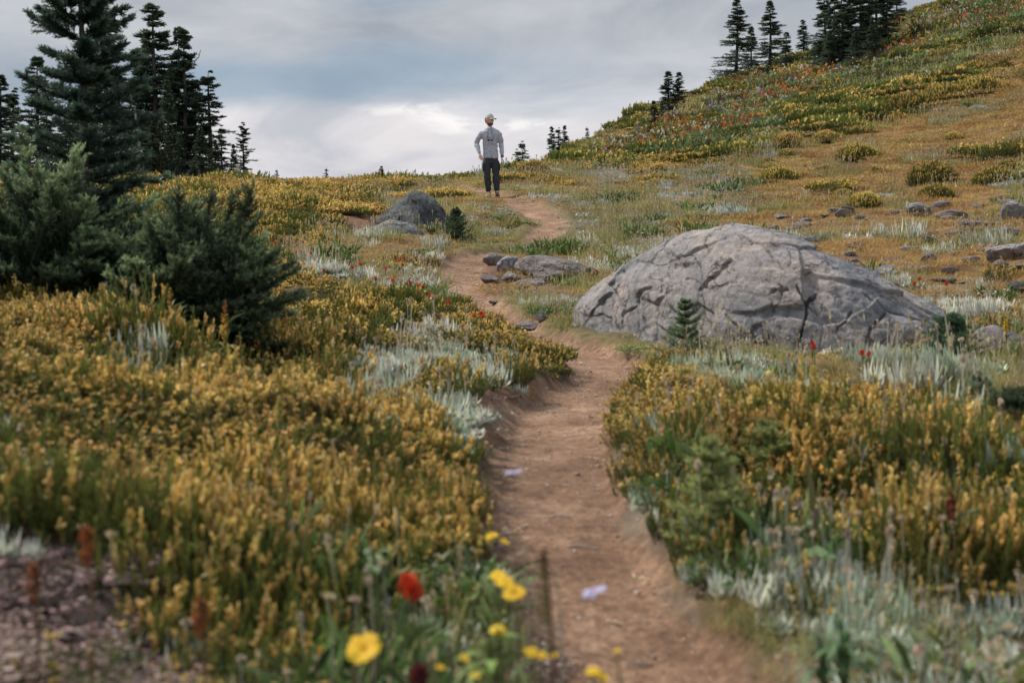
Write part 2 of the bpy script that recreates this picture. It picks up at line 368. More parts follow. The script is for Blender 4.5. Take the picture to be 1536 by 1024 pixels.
    L.new(b3.outputs[0], p.inputs['Normal']); L.new(p.outputs[0], out.inputs[0])
    return m
M_ROCK = rockmat('grey_rock', (.20, .21, .235), (.385, .365, .37), (.53, .45, .41))
M_ROCKP = rockmat('pinkish_rock', (.20, .175, .175), (.31, .265, .255), (.42, .36, .34), sc=2)
M_ROCKD = rockmat('dark_rock', (.055, .062, .070), (.11, .12, .13), (.24, .245, .235), lichen=(.40, .38, .22), sc=1.6)
M_ROCKL = rockmat('pale_rock', (.16, .165, .17), (.28, .275, .27), (.42, .40, .38), sc=2)
def flatmat(name, col, rough=.8, nscale=30, amt=.2, bump=.3, bd=.004, spec=.3):
    m, nt, N, L = newmat(name)
    out = N.new('ShaderNodeOutputMaterial'); p = N.new('ShaderNodeBsdfPrincipled'); p.inputs['Roughness'].default_value = rough; p.inputs['Specular IOR Level'].default_value = spec
    tc = N.new('ShaderNodeTexCoord'); n = noise(N, L, nscale, 6, .65, tc.outputs['Object'])
    r = ramp(N, [(.3, tuple(c*(1-amt) for c in col)), (.7, tuple(min(1, c*(1+amt)) for c in col))]); L.new(n.outputs[0], r.inputs[0]); L.new(r.outputs[0], p.inputs['Base Color'])
    b = N.new('ShaderNodeBump'); b.inputs['Strength'].default_value = bump; b.inputs['Distance'].default_value = bd; L.new(n.outputs[0], b.inputs['Height']); L.new(b.outputs[0], p.inputs['Normal'])
    L.new(p.outputs[0], out.inputs[0]); return m
M_BARK = flatmat('fir_bark', (.085, .07, .062), .9, 25, .5, .8, .02)
M_DEAD = flatmat('bleached_wood', (.26, .24, .22), .9, 20, .35, .6, .01)

# ------------------------------------------------------------------ camera, sky, sun
cam = bpy.data.cameras.new('camera'); co = bpy.data.objects.new('camera', cam); COL.objects.link(co); scn.camera = co
cam.sensor_width = 36; cam.lens = 36*F/1536; cam.shift_y = -(512-HR)/1536
co.location = (0, 0, 0); co.rotation_euler = (math.pi/2, 0, 0); cam.clip_end = 2000; cam.clip_start = .05
cam.dof.use_dof = True; cam.dof.focus_distance = 22; cam.dof.aperture_fstop = 3.4; cam.dof.aperture_blades = 0
scn.view_settings.view_transform = 'Standard'; scn.view_settings.look = 'None'; scn.view_settings.exposure = .2; scn.view_settings.gamma = 1
scn.cycles.max_bounces = 6; scn.cycles.diffuse_bounces = 3; scn.cycles.transmission_bounces = 3; scn.cycles.transparent_max_bounces = 4
scn.cycles.use_denoising = True

SUN_EL, SUN_AZ = math.radians(48), math.radians(-62)      # azimuth from +Y, negative = to the left
sun = bpy.data.lights.new('sun', 'SUN'); sun.energy = 4.4; sun.angle = math.radians(5); sun.color = (1, .93, .82)
so = bpy.data.objects.new('sun', sun); COL.objects.link(so)
sd = Vector((math.sin(SUN_AZ)*math.cos(SUN_EL), math.cos(SUN_AZ)*math.cos(SUN_EL), math.sin(SUN_EL)))
so.rotation_euler = sd.to_track_quat('Z', 'Y').to_euler()

def world():
    w = bpy.data.worlds.new('World'); scn.world = w; w.use_nodes = True; nt = w.node_tree; N = nt.nodes; L = nt.links; N.clear()
    out = N.new('ShaderNodeOutputWorld'); bg = N.new('ShaderNodeBackground'); bg.inputs[1].default_value = 1.0
    def M(op, a, b=0, c=0, clamp=False):
        m = N.new('ShaderNodeMath'); m.operation = op; m.use_clamp = clamp
        for i, v in enumerate((a, b, c)):
            if hasattr(v, 'links'): L.new(v, m.inputs[i])
            else: m.inputs[i].default_value = v
        return m.outputs[0]
    tc = N.new('ShaderNodeTexCoord'); s = N.new('ShaderNodeSeparateXYZ'); L.new(tc.outputs['Generated'], s.inputs[0])
    az = M('ARCTAN2', s.outputs[0], s.outputs[1]); el = M('ARCSINE', s.outputs[2])
    cb = N.new('ShaderNodeCombineXYZ'); L.new(az, cb.inputs[0]); L.new(M('MULTIPLY', el, 2.6), cb.inputs[1]); cb.inputs[2].default_value = 3.7
    P = cb.outputs[0]
    n1 = noise(N, L, 3.2, 7, .52, P, .35); n2 = noise(N, L, 11, 8, .6, P, .6)
    n1c = M('SUBTRACT', n1.outputs[0], .5); n2c = M('SUBTRACT', n2.outputs[0], .5)
    # elevation, warped by the clouds; the layers climb a little to the right of the view
    e = M('ADD', el, M('MULTIPLY', n1c, .11)); e = M('ADD', e, M('MULTIPLY', n2c, .022))
    e = M('SUBTRACT', e, M('MULTIPLY', M('MAXIMUM', az, -.1), .02))
    def band(c, hw, soft):       # 1 inside |e-c|<hw
        d = M('ABSOLUTE', M('SUBTRACT', e, c)); mr = N.new('ShaderNodeMapRange'); mr.interpolation_type = 'SMOOTHSTEP'
        L.new(d, mr.inputs[0]); mr.inputs[1].default_value = hw-soft; mr.inputs[2].default_value = hw+soft; mr.inputs[3].default_value = 1; mr.inputs[4].default_value = 0
        return mr.outputs[0]
    def azw(c, hw, soft):
        d = M('ABSOLUTE', M('SUBTRACT', az, c)); mr = N.new('ShaderNodeMapRange'); mr.interpolation_type = 'SMOOTHSTEP'
        L.new(d, mr.inputs[0]); mr.inputs[1].default_value = hw-soft; mr.inputs[2].default_value = hw+soft; mr.inputs[3].default_value = 1; mr.inputs[4].default_value = 0
        return mr.outputs[0]
    # thick cloud: lavender grey, paler towards the horizon
    r = ramp(N, [(0, (.64, .625, .645)), (.28, (.66, .64, .66)), (.42, (.57, .575, .61)), (.62, (.40, .425, .465)), (.8, (.44, .465, .50)), (1, (.36, .41, .47))])
    mr = N.new('ShaderNodeMapRange'); L.new(e, mr.inputs[0]); mr.inputs[1].default_value = .03; mr.inputs[2].default_value = .22; L.new(mr.outputs[0], r.inputs[0])
    n3 = noise(N, L, 6.5, 7, .55, P, .5)
    r3 = ramp(N, [(.34, (.74, .78, .83)), (.50, (1, 1, 1)), (.64, (1.20, 1.17, 1.14))]); L.new(n3.outputs[0], r3.inputs[0])
    cloud = mixc(N, L, 1.0, r.outputs[0], r3.outputs[0], 'MULTIPLY')
    # clear blue showing through a long gap and near the top
    sky = N.new('ShaderNodeTexSky'); sky.sky_type = 'NISHITA'; sky.sun_disc = False; sky.sun_elevation = SUN_EL; sky.sun_rotation = SUN_AZ
    sk = mixc(N, L, 1.0, sky.outputs[0], (.055, .06, .065), 'MULTIPLY')
    blue = mixc(N, L, .8, sk, (.20, .31, .42))
    gap = M('MULTIPLY', band(.123, .020, .014), azw(-.17, .20, .15))
    gap2 = M('MULTIPLY', band(.187, .012, .01), azw(.0, .13, .07))
    g = M('MAXIMUM', gap, M('MULTIPLY', gap2, .8)); g = M('MULTIPLY', g, .68, 0, True)
    c = mixc(N, L, g, cloud, blue)
    # a bright torn edge low over the crest
    n4 = noise(N, L, 26, 8, .6, P, .4)
    puff = M('MULTIPLY', band(.094, .0055, .004), azw(-.035, .065, .03))
    pr = ramp(N, [(.44, (0, 0, 0)), (.56, (1, 1, 1))]); L.new(n4.outputs[0], pr.inputs[0])
    c = mixc(N, L, M('MULTIPLY', M('MULTIPLY', puff, pr.outputs[0]), .6), c, (.95, .92, .90))
    # overcast sky brightens towards the zenith
    mz = N.new('ShaderNodeMapRange'); L.new(el, mz.inputs[0]); mz.inputs[1].default_value = .24; mz.inputs[2].default_value = 1.1; mz.inputs[3].default_value = 1; mz.inputs[4].default_value = 1.9
    c2 = N.new('ShaderNodeVectorMath'); c2.operation = 'SCALE'; L.new(c, c2.inputs[0]); L.new(mz.outputs[0], c2.inputs['Scale'])
    L.new(c2.outputs[0], bg.inputs[0]); L.new(bg.outputs[0], out.inputs[0])
world()

# ------------------------------------------------------------------ ground and path
GCOL = {'h': (.085, .062, .035), 'k': (.06, .05, .03), 's': (.17, .145, .11), 'g': (.13, .105, .05), 'd': (.17, .105, .05), 'm': (.18, .125, .065),
        'b': (.15, .085, .055), 'p': (.20, .15, .13), 'f': (.12, .10, .045), 'x': (.09, .085, .035)}
def make_ground():
    U = np.concatenate([np.linspace(-1.05, -.42, 60, endpoint=False), np.linspace(-.42, .42, 560), np.linspace(.42, 1.13, 61)[1:]])
    Y = np.concatenate([np.linspace(-6, 1.5, 40, endpoint=False), np.exp(np.linspace(math.log(1.5), math.log(150), 760)), np.array([170, 200, 250, 320, 420, 598])])
    UU, YY = np.meshgrid(U, Y)
    XX = UU*np.maximum(YY, 2.0); x = XX.ravel(); y = YY.ravel()
    pd = pathdist(x, y); z = height(x, y, pd)
    V = np.stack([x, y, z], 1)
    nu, ny = len(U), len(Y)
    i = np.arange((ny-1)*nu).reshape(ny-1, nu)[:, :-1].ravel()
    Q = np.stack([i, i+1, i+nu+1, i+nu], 1)
    ok = y > 1
    t = np.full(len(x), ord('g')); t[ok] = vtype(x[ok], y[ok], z[ok])
    C = np.zeros((len(x), 3))
    for k, c in GCOL.items(): C[t == ord(k)] = c
    edge = fbm(x*5, y*5, oct=3, seed=61)*.07+fbm(x*18, y*18, oct=3, seed=62)*.035
    tr = 1-sstep(-.05, .10, pd+edge)
    def split(name, sel, label):
        q = Q[sel]; used = np.unique(q); mp = np.zeros(len(V), int); mp[used] = np.arange(len(used))
        me = quads_mesh(name, V[used], mp[q], C[used], [M_SOIL])
        a = me.attributes.new('trail', 'FLOAT', 'POINT'); a.data.foreach_set('value', tr[used].astype(np.float32))
        tag(link(name, me), label, None, None, 'structure')
    on = (pd[Q] < .02).all(1)
    split('path', on, 'narrow trodden dirt trail winding uphill')
    split('ground', ~on, 'alpine meadow slope')
make_ground()

# ------------------------------------------------------------------ plant patches
def disc(n, r): 
    a = rng.uniform(0, 2*math.pi, n); q = r*np.sqrt(rng.uniform(0, 1, n)); return np.stack([q*np.cos(a), q*np.sin(a)], 1)
GOLD = np.array([.66, .43, .09]); CREAM = np.array([.86, .65, .29]); OLIVE = np.array([.20, .175, .038]); DGREEN = np.array([.055, .068, .020])
def heather(r, n, per, nl, nw, hgt, tips=.75, name='heather_patch', pet=9, ps=.0095):
    """a cushion of upright needled sprigs, most of them ending in a pale yellow tuft"""
    mb = MB(); p = disc(n, r); rr = np.linalg.norm(p, axis=1)/r
    h = hgt*(.5+.5*np.sqrt(np.clip(1-rr**2, 0, 1)))*(1+rng.normal(0, .18, n))
    lean = np.stack([p[:, 0]*1.6/r*.25, p[:, 1]*1.6/r*.25, np.ones(n)], 1)+rng.normal(0, .27, (n, 3)); lean[:, 2] = 1; lean = nrm(lean)
    base = np.stack([p[:, 0], p[:, 1], np.full(n, -.03)], 1)
    isg = rng.uniform(0, 1, n) < tips
    bright = rng.uniform(.45, 1.15, n)
    k = np.repeat(np.arange(n), per); m = len(k)
    t = .22+.74*(np.tile(np.linspace(0, 1, per), n)**.8)
    P = base[k]+lean[k]*(h[k]*t)[:, None]
    a = rng.uniform(0, 2*math.pi, m)
    out = np.stack([np.cos(a), np.sin(a), np.zeros(m)], 1)
    D = nrm(out*(1.15-.75*t)[:, None]+lean[k]*(.35+.9*t)[:, None])
    s = sstep(.66, .92, t+rng.normal(0, .06, m))*isg[k]
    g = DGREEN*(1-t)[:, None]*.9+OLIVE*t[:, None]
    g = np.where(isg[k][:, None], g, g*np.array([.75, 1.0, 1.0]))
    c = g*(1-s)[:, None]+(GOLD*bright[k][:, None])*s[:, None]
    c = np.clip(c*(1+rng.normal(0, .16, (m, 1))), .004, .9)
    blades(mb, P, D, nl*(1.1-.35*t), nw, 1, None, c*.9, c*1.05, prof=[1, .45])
    j = np.where(isg)[0]; k = np.repeat(j, pet); m = len(k)
    tt = rng.uniform(.86, 1.04, m); P = base[k]+lean[k]*(h[k]*tt)[:, None]
    D = nrm(rng.normal(0, .75, (m, 3))+lean[k]*.9)
    w = rng.uniform(0, 1, (m, 1)); c = (GOLD*(1-w)+CREAM*w)*bright[k][:, None]
    blades(mb, P, D, ps*rng.uniform(.8, 1.5, m), ps*.8, 1, None, c*.95, c*1.1, prof=[1, .7])
    blades(mb, base, lean, h*.95, .0035, 1, None, (.09, .055, .03), (.13, .08, .03))
    return mb.mesh(name, [M_LEAF])
def grass(r, n, L, W, c0, c1, spread=.35, droop=.35, name='grass_patch', seedheads=0, seg=2, cs=.18):
    mb = MB(); p = disc(n, r)
    cl = fbm(p[:, 0]*3/r, p[:, 1]*3/r, oct=2, seed=int(rng.integers(99)))
    D = np.stack([rng.normal(0, spread, n), rng.normal(0, spread, n), np.ones(n)], 1); D = nrm(D)
    b = np.stack([D[:, 0], D[:, 1], -.3*np.ones(n)], 1)*droop*rng.uniform(.3, 1.6, (n, 1))
    LL = L*rng.uniform(.45, 1.2, n)*(1+.35*cl)
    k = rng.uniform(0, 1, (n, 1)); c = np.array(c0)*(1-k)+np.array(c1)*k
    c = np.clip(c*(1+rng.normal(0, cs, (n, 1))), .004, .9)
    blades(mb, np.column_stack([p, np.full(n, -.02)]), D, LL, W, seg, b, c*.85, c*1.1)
    if seedheads:
        m = seedheads; p = disc(m, r); D = nrm(np.stack([rng.normal(0, .1, m), rng.normal(0, .1, m), np.ones(m)], 1)); LL = L*rng.uniform(1.2, 1.9, m)
        P = np.column_stack([p, np.zeros(m)])
        blades(mb, P, D, LL, W*.6, 1, None, (.30, .26, .12), (.42, .34, .2), prof=[1, .8])
        top = P+D*LL[:, None]
        q = np.repeat(np.arange(m), 7)
        blades(mb, top[q]-D[q]*(rng.uniform(0, .03, len(q)))[:, None]*L*6, nrm(D[q]+rng.normal(0, .5, (len(q), 3))), L*.14, W*1.6, 1, None, vary((.50, .42, .27), len(q)))
    return mb.mesh(name, [M_LEAF])
def silver(r, n, L, W, name='silver_patch', stems=0, c=(.40, .45, .40)):
    """rosettes of upright woolly grey leaves"""
    mb = MB(); nr = max(3, n//14); q = disc(nr, r); k = rng.integers(0, nr, n)
    a = rng.uniform(0, 2*math.pi, n); el = rng.uniform(.1, 1.25, n)
    D = np.stack([np.cos(a)*np.cos(el), np.sin(a)*np.cos(el), np.sin(el)], 1)
    P = np.column_stack([q[k]+rng.normal(0, .012, (n, 2))*r/.16, np.full(n, -.01)])
    col = vary(c, n, .16, .03)
    bend = np.stack([-D[:, 0]*.25, -D[:, 1]*.25, np.full(n, .2)], 1)
    blades(mb, P, D, L*rng.uniform(.5, 1.15, n), W, 3, bend, col*.72, col*1.08, prof=[.5, 1, .85, .15], side=np.cross(D, np.array([0, 0, 1.0]))+rng.normal(0, .25, (n, 3)))
    if stems:
        p = disc(stems, r*.8); h = L*rng.uniform(1.3, 2.4, stems); D = nrm(np.stack([rng.normal(0, .12, stems), rng.normal(0, .12, stems), np.ones(stems)], 1))
        P = np.column_stack([p, np.zeros(stems)])
        blades(mb, P, D, h, W*.4, 1, None, (.34, .34, .27), (.42, .38, .3), prof=[1, 1])
        top = P+D*h[:, None]; j = np.repeat(np.arange(stems), 9)
        blades(mb, top[j], nrm(D[j]*.5+rng.normal(0, .7, (len(j), 3))), L*.17, W*.9, 1, None, vary((.50, .40, .29), len(j), .2), prof=[1, .7])
    return mb.mesh(name, [M_LEAF])
def forbs(r, n, L, W, flowers=(), name='forb_patch', c=(.10, .15, .045)):
    mb = MB(); p = disc(n, r); a = rng.uniform(0, 2*math.pi, n); el = rng.uniform(.3, 1.4, n)
    D = np.stack([np.cos(a)*np.cos(el), np.sin(a)*np.cos(el), np.sin(el)], 1); col = vary(c, n, .3, .12)
    blades(mb, np.column_stack([p, rng.uniform(-.02, L*.4, n)]), D, L*rng.uniform(.5, 1.2, n), W, 2, np.array([[0, 0, -.25]])*np.ones((n, 1)), col*.8, col*1.2, prof=[.5, 1, .2])
    for (fc, m, s) in flowers:
        q = disc(m, r); hh = L*rng.uniform(.8, 1.5, m); k = np.repeat(np.arange(m), 8)
        P = np.column_stack([q[k], hh[k]])+rng.normal(0, s*.6, (len(k), 3))
        blades(mb, P, rng.normal(0, 1, (len(k), 3))+[0, 0, .5], s*1.6, s*1.1, 1, None, vary(fc, len(k), .2), prof=[1, .7])
    return mb.mesh(name, [M_LEAF])
def litter(r, n, name='litter_patch', c=(.16, .09, .055)):
    mb = MB(); p = disc(n, r); D = nrm(np.column_stack([rng.normal(0, 1, (n, 2)), rng.uniform(.05, .7, n)])); col = vary(c, n, .4, .1)
    blades(mb, np.column_stack([p, np.zeros(n)]), D, r*.16*rng.uniform(.4, 1.3, n), r*.02, 1, None, col)
    return mb.mesh(name, [M_LEAF])

def scatter(name, label, variants, pts, yaw, scl, idx, tilt=None):
    """one stuff object: a point for each patch, the patches set on them by geometry nodes"""
    me = bpy.data.meshes.new(name); n = len(pts)
    me.vertices.add(n); me.vertices.foreach_set('co', np.asarray(pts, np.float32).ravel())
    rot = np.zeros((n, 3), np.float32); rot[:, 2] = yaw
    if tilt is not None: rot[:, :2] = tilt
    for nm, dt, arr, key in (('rot', 'FLOAT_VECTOR', rot, 'vector'), ('scl', 'FLOAT_VECTOR', np.asarray(scl, np.float32), 'vector')):
        a = me.attributes.new(nm, dt, 'POINT'); a.data.foreach_set(key, arr.ravel())
    a = me.attributes.new('idx', 'INT', 'POINT'); a.data.foreach_set('value', np.asarray(idx, np.int32))
    o = tag(link(name, me), label, None, None, 'stuff')
    ng = bpy.data.node_groups.new(name, 'GeometryNodeTree')
    ng.interface.new_socket('Geometry', in_out='INPUT', socket_type='NodeSocketGeometry'); ng.interface.new_socket('Geometry', in_out='OUTPUT', socket_type='NodeSocketGeometry')
    N, L = ng.nodes, ng.links; gi = N.new('NodeGroupInput'); go = N.new('NodeGroupOutput'); jn = N.new('GeometryNodeJoinGeometry')
    def attr(nm, dt):
        x = N.new('GeometryNodeInputNamedAttribute'); x.data_type = dt; x.inputs['Name'].default_value = nm; return x.outputs['Attribute']
    ra, sa, ia = attr('rot', 'FLOAT_VECTOR'), attr('scl', 'FLOAT_VECTOR'), attr('idx', 'INT')
    er = N.new('FunctionNodeEulerToRotation'); L.new(ra, er.inputs[0])
    for k, vm in enumerate(variants):
        src = bpy.data.objects.new(vm.name+'_source', vm)
        oi = N.new('GeometryNodeObjectInfo'); oi.inputs['Object'].default_value = src
        cmp = N.new('FunctionNodeCompare'); cmp.data_type = 'INT'; cmp.operation = 'EQUAL'
        L.new(ia, cmp.inputs[2]); cmp.inputs[3].default_value = k
        ip = N.new('GeometryNodeInstanceOnPoints')
        L.new(gi.outputs[0], ip.inputs['Points']); L.new(cmp.outputs[0], ip.inputs['Selection']); L.new(oi.outputs['Geometry'], ip.inputs['Instance'])
        L.new(er.outputs[0], ip.inputs['Rotation']); L.new(sa, ip.inputs['Scale']); L.new(ip.outputs[0], jn.inputs[0])
    L.new(jn.outputs[0], go.inputs[0])
    md = o.modifiers.new('patches', 'NODES'); md.node_group = ng
    return o

BANDS = [(2.0, 5.2, .10, 0, 1.0), (5.2, 9.5, .125, 0, 1.1), (9.5, 16, .19, 1, .8), (16, 24, .26, 1, 1.15), (24, 42, .42, 2, .9), (42, 70, .75, 3, 1.0), (70, 135, 1.15, 3, 1.35)]
def field():
    X, Y, B, S = [], [], [], []
    for bi, (y0, y1, s, lod, sc) in enumerate(BANDS):
        ys = np.arange(y0, y1, s)
        for yy in ys:
            xs = np.arange(-.47*yy-.3, .47*yy+.5, s)
            X.append(xs+rng.uniform(-.5, .5, len(xs))*s); Y.append(np.full(len(xs), yy)+rng.uniform(-.5, .5, len(xs))*s)
            B.append(np.full(len(xs), lod)); S.append(np.full(len(xs), sc))
    X, Y, B, S = map(np.concatenate, (X, Y, B, S))
    ok = ~((Y > 55) & (X/Y < .01)); X, Y, B, S = X[ok], Y[ok], B[ok], S[ok]
    pd = pathdist(X, Y); ok = pd > .03+.013*np.clip(Y-9, 0, 22)*(1-np.exp(-((Y-21.6)/.6)**2)); X, Y, B, S, pd = X[ok], Y[ok], B[ok], S[ok], pd[ok]
    Z = height(X, Y, pd)
    return X, Y, Z, B, S, pd, vtype(X, Y, Z)
# keep plants off the boulders: (column, distance, half width, half depth)
ROCKZONES = [((738-CX)/F*30.6, 29.7, .45, 1.3), ((1140-CX)/F*11.8, 11.9, 1.6, 1.15), ((622-CX)/F*24.2, 24.3, .55, .5), ((585-CX)/F*23.0, 22.7, .62, .75), ((1500-CX)/F*11.6, 11.7, .3, .3)]
X, Y, Z, B, S, PD, T = field()
_rz = np.ones(len(X), bool)
for rx, ry, ra, rb in ROCKZONES: _rz &= ((X-rx)/ra)**2+((Y-ry)/rb)**2 > 1
X, Y, Z, B, S, PD, T = [a[_rz] for a in (X, Y, Z, B, S, PD, T)]
_q = fbm(X*5/np.sqrt(Y+2), Y*5/np.sqrt(Y+2), oct=3, seed=77); _q = np.argsort(np.argsort(_q))/len(X)
U01 = np.argsort(np.argsort(.62*_q+.38*rng.uniform(0, 1, len(X))))/len(X); PATCHN = fbm(X*.8, Y*.8, oct=2, seed=77)
LUMP = fbm(X*2.6, Y*2.6, oct=2, seed=91)
def is_t(s): return np.isin(T, [ord(c) for c in s])
def put(name, label, lods, sel, zs=1.0, var=.25, sink=0.0):
    """lods: three lists of meshes, near to far"""
    vs = [m for l in lods for m in l]; off = np.cumsum([0]+[len(l) for l in lods])
    b = B[sel]; n = int(sel.sum())
    idx = np.array([off[k]+rng.integers(len(lods[k])) for k in b]) if n else []
    sc = S[sel]*(1+rng.uniform(-var, var, n)); szz = sc*zs*(1+rng.uniform(-var, var, n))*(1+.55*np.clip(LUMP[sel]*1.9, -1, 1)); sc = sc*1.0; szz = szz*(1-.55*(sstep(3.2, 2.7, Y[sel])*(X[sel] < -.25)))*(1-.55*np.exp(-(((X[sel]-1.9)/1.7)**4+((Y[sel]-10.1)/.9)**4)))
    edge = .55+.45*sstep(.0, .25, PD[sel]); sc = sc*edge; szz = szz*edge*(1-.5*sstep(16, 22, Y[sel])*sstep(.8, .3, PD[sel]))
    pts = np.column_stack([X[sel], Y[sel], Z[sel]-sink])
    scatter(name, label, vs, pts, rng.uniform(0, 6.283, n), np.column_stack([sc, sc, szz]), idx, rng.normal(0, .08, (n, 2)))

hn = [heather(.12, 56, 20, .014, .0042, h, tp) for h, tp in ((.10, .66), (.125, .5), (.11, .58), (.09, .74))]
hm = [heather(.21, 80, 16, .020, .008, h, tp, pet=7, ps=.014) for h, tp in ((.11, .6), (.14, .5), (.10, .7))]
hf = [heather(.5, 260, 9, .035, .018, h, tp, pet=5, ps=.026) for h, tp in ((.14, .8), (.19, .7), (.12, .95))]
hv = [heather(1.15, 620, 5, .07, .04, h, tp, pet=4, ps=.05) for h, tp in ((.15, .5), (.22, .38))]
kn = [heather(.12, 54, 20, .015, .0045, h, tp) for h, tp in ((.11, .22), (.13, .12), (.10, .32))]
km = [heather(.21, 66, 18, .022, .009, h, tp) for h, tp in ((.12, .22), (.13, .12))]
kf = [heather(.5, 230, 9, .035, .018, h, tp, pet=5, ps=.026) for h, tp in ((.15, .4), (.20, .25))]
kv = [heather(1.15, 560, 5, .07, .04, h, tp, pet=4, ps=.05) for h, tp in ((.16, .2), (.24, .1))]
gold = (is_t('h') & (U01 < .70)) | (is_t('k') & (U01 < .16)) | (is_t('m') & (U01 < .05) & (Y > 9))
dark = (is_t('k') & ~gold) | (is_t('h') & ~gold & (U01 < .97)) | (is_t('s') & (U01 > .86) & (Y < 5))
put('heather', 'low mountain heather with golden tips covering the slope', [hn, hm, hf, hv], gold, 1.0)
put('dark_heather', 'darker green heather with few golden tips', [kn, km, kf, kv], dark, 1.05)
DRY0, DRY1 = (.37, .21, .07), (.56, .40, .17); GRN0, GRN1 = (.15, .20, .06), (.44, .38, .15)
dn = [grass(.13, 150, .055, .0025, DRY0, DRY1, .5, .5) for _ in range(3)]
dm = [grass(.24, 280, .065, .005, DRY0, DRY1, .5, .5) for _ in range(3)]
df = [grass(.55, 420, .08, .012, a_, b_, .55, .4) for a_, b_ in ((DRY0, DRY1), ((.30, .15, .05), (.46, .30, .11)), ((.34, .22, .06), (.50, .40, .16)))]
dry = is_t('d') | (is_t('m') & (U01 < .75)) | (is_t('g') & (U01 < .35)) | (is_t('b') & (U01 < .35) & (PD > .12)) | (is_t('f') & (U01 < .5)) | (is_t('x') & (U01 < .3)) | (is_t('s') & (U01 > .9))
dv = [grass(1.2, 900, .10, .028, a_, b_, .6, .4) for a_, b_ in ((DRY0, DRY1), ((.26, .15, .05), (.40, .27, .10)), ((.25, .21, .06), (.38, .33, .12)))]
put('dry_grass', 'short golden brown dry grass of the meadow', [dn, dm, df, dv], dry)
gn = [grass(.13, 90, .10, .0035, GRN0, GRN1, .25, .35, seedheads=4) for _ in range(3)]
gm = [grass(.24, 150, .105, .007, GRN0, GRN1, .25, .35, seedheads=9) for _ in range(3)]
gv = [grass(1.2, 700, .14, .03, GRN0, GRN1, .3, .3, seedheads=20) for _ in range(2)]
gf = [grass(.5, 260, .13, .016, GRN0, GRN1, .25, .3, seedheads=18) for _ in range(2)]
green = (is_t('g') & (U01 < .85)) | (is_t('m') & (U01 > .35) & (U01 < .7)) | (is_t('x') & (U01 < .6)) | (is_t('s') & (U01 < .10)) | (is_t('f') & (U01 > .5) & (U01 < .7)) | (is_t('d') & (U01 > .86))
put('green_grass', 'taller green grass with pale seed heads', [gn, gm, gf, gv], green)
sn = [silver(.12, 130, .066, .014, stems=1, c=c) for c in ((.48, .51, .42), (.60, .61, .52), (.36, .42, .31))]
sm_ = [silver(.2, 150, .10, .018, stems=3, c=c) for c in ((.54, .56, .48), (.64, .63, .55))]
sf = [silver(.45, 240, .10, .022, stems=10, c=(.42, .45, .41)), silver(.45, 200, .10, .022, stems=8, c=(.48, .50, .46))]
sv = [silver(1.1, 420, .11, .035, stems=16, c=(.42, .45, .39))]
silv = (is_t('s') & ((U01 < .80) | (Y > 5))) | (is_t('m') & (U01 > .72) & (PATCHN > -.1)) | (is_t('g') & (U01 > .82)) | (is_t('p') & (U01 < .14)) | (is_t('hk') & (U01 > .97) & (Y < 14)) | (is_t('d') & (U01 > .95) & (Y < 60))
put('silver_foliage', 'woolly silver grey leaves in low mats beside the trail', [sn, sm_, sf, sv], silv, 1.0)
RED = (.50, .06, .025); WHT = (.62, .58, .48); YEL = (.72, .45, .04); ORG = (.62, .16, .03); VIO = (.16, .13, .42)
fn = [forbs(.13, 60, .13, .018, ()) for _ in range(2)]
fm = [forbs(.24, 110, .14, .022, ()) for _ in range(2)]
ff = [forbs(.5, 150, .18, .03, ((RED, 6, .02),)), forbs(.5, 150, .18, .03, ((WHT, 12, .018),))]
fx = [forbs(.5, 170, .20, .035, ()) for _ in range(2)]
FG = (.135, .135, .05)
fv = [forbs(1.1, 520, .24, .045, ((RED, 7, .03), (ORG, 8, .028)), c=FG), forbs(1.1, 520, .24, .045, ((WHT, 22, .022),), c=FG), forbs(1.1, 520, .22, .045, ((YEL, 22, .022),), c=(.16, .17, .05)), forbs(1.1, 560, .26, .05, ((VIO, 5, .03), (WHT, 12, .024)), c=FG), forbs(1.1, 520, .24, .045, ((ORG, 15, .026), (RED, 3, .03)), c=(.17, .14, .04))]
xv = [forbs(1.1, 560, .24, .05, (), c=FG), forbs(1.1, 500, .3, .05, ((WHT, 5, .026),), c=(.14, .19, .07))]
put('hillside_flowers', 'band of red, white and yellow wildflowers across the hillside', [fn, fm, ff, fv], is_t('f') & (U01 < .92))
put('green_forbs', 'leafy green meadow plants', [fn, fm, fx, xv], (is_t('x') & (U01 > .25)) | (is_t('f') & (U01 > .8)) | (is_t('g') & (U01 < .10)) | (is_t('s') & (U01 > .55) & (U01 < .68) & (Y < 5)) | (is_t('m') & (U01 > .95)), 1.0)
def gravel(r, n, s, gc=(.22, .155, .135)):
    mb = MB(); p = disc(n, r); sz = s*rng.uniform(.35, 1.3, n)**1.5
    cube = np.array([[x_, y_, z_] for z_ in (-.5, .5) for x_, y_ in ((-.5, -.5), (.5, -.5), (.5, .5), (-.5, .5))]); Qc = np.array([[0, 3, 2, 1], [4, 5, 6, 7], [0, 1, 5, 4], [1, 2, 6, 5], [2, 3, 7, 6], [3, 0, 4, 7]])
    a = rng.uniform(0, 6.28, n); V = cube[None]*sz[:, None, None]*rng.uniform(.6, 1.3, (n, 8, 3)); V[..., 2] *= .7
    V = np.stack([V[..., 0]*np.cos(a)[:, None]-V[..., 1]*np.sin(a)[:, None], V[..., 0]*np.sin(a)[:, None]+V[..., 1]*np.cos(a)[:, None], V[..., 2]], -1)+np.column_stack([p, sz*.2])[:, None]
    c = np.repeat(vary(gc, n, .4, .06), 8, 0)
    mb.add(V.reshape(-1, 3), (Qc[None]+np.arange(n)[:, None, None]*8).reshape(-1, 4), c); return mb.mesh('gravel_patch', [M_SOIL2], smooth=False)
M_SOIL2 = leafmat('gravel_chips', 0, .9, .01, .2, .15)
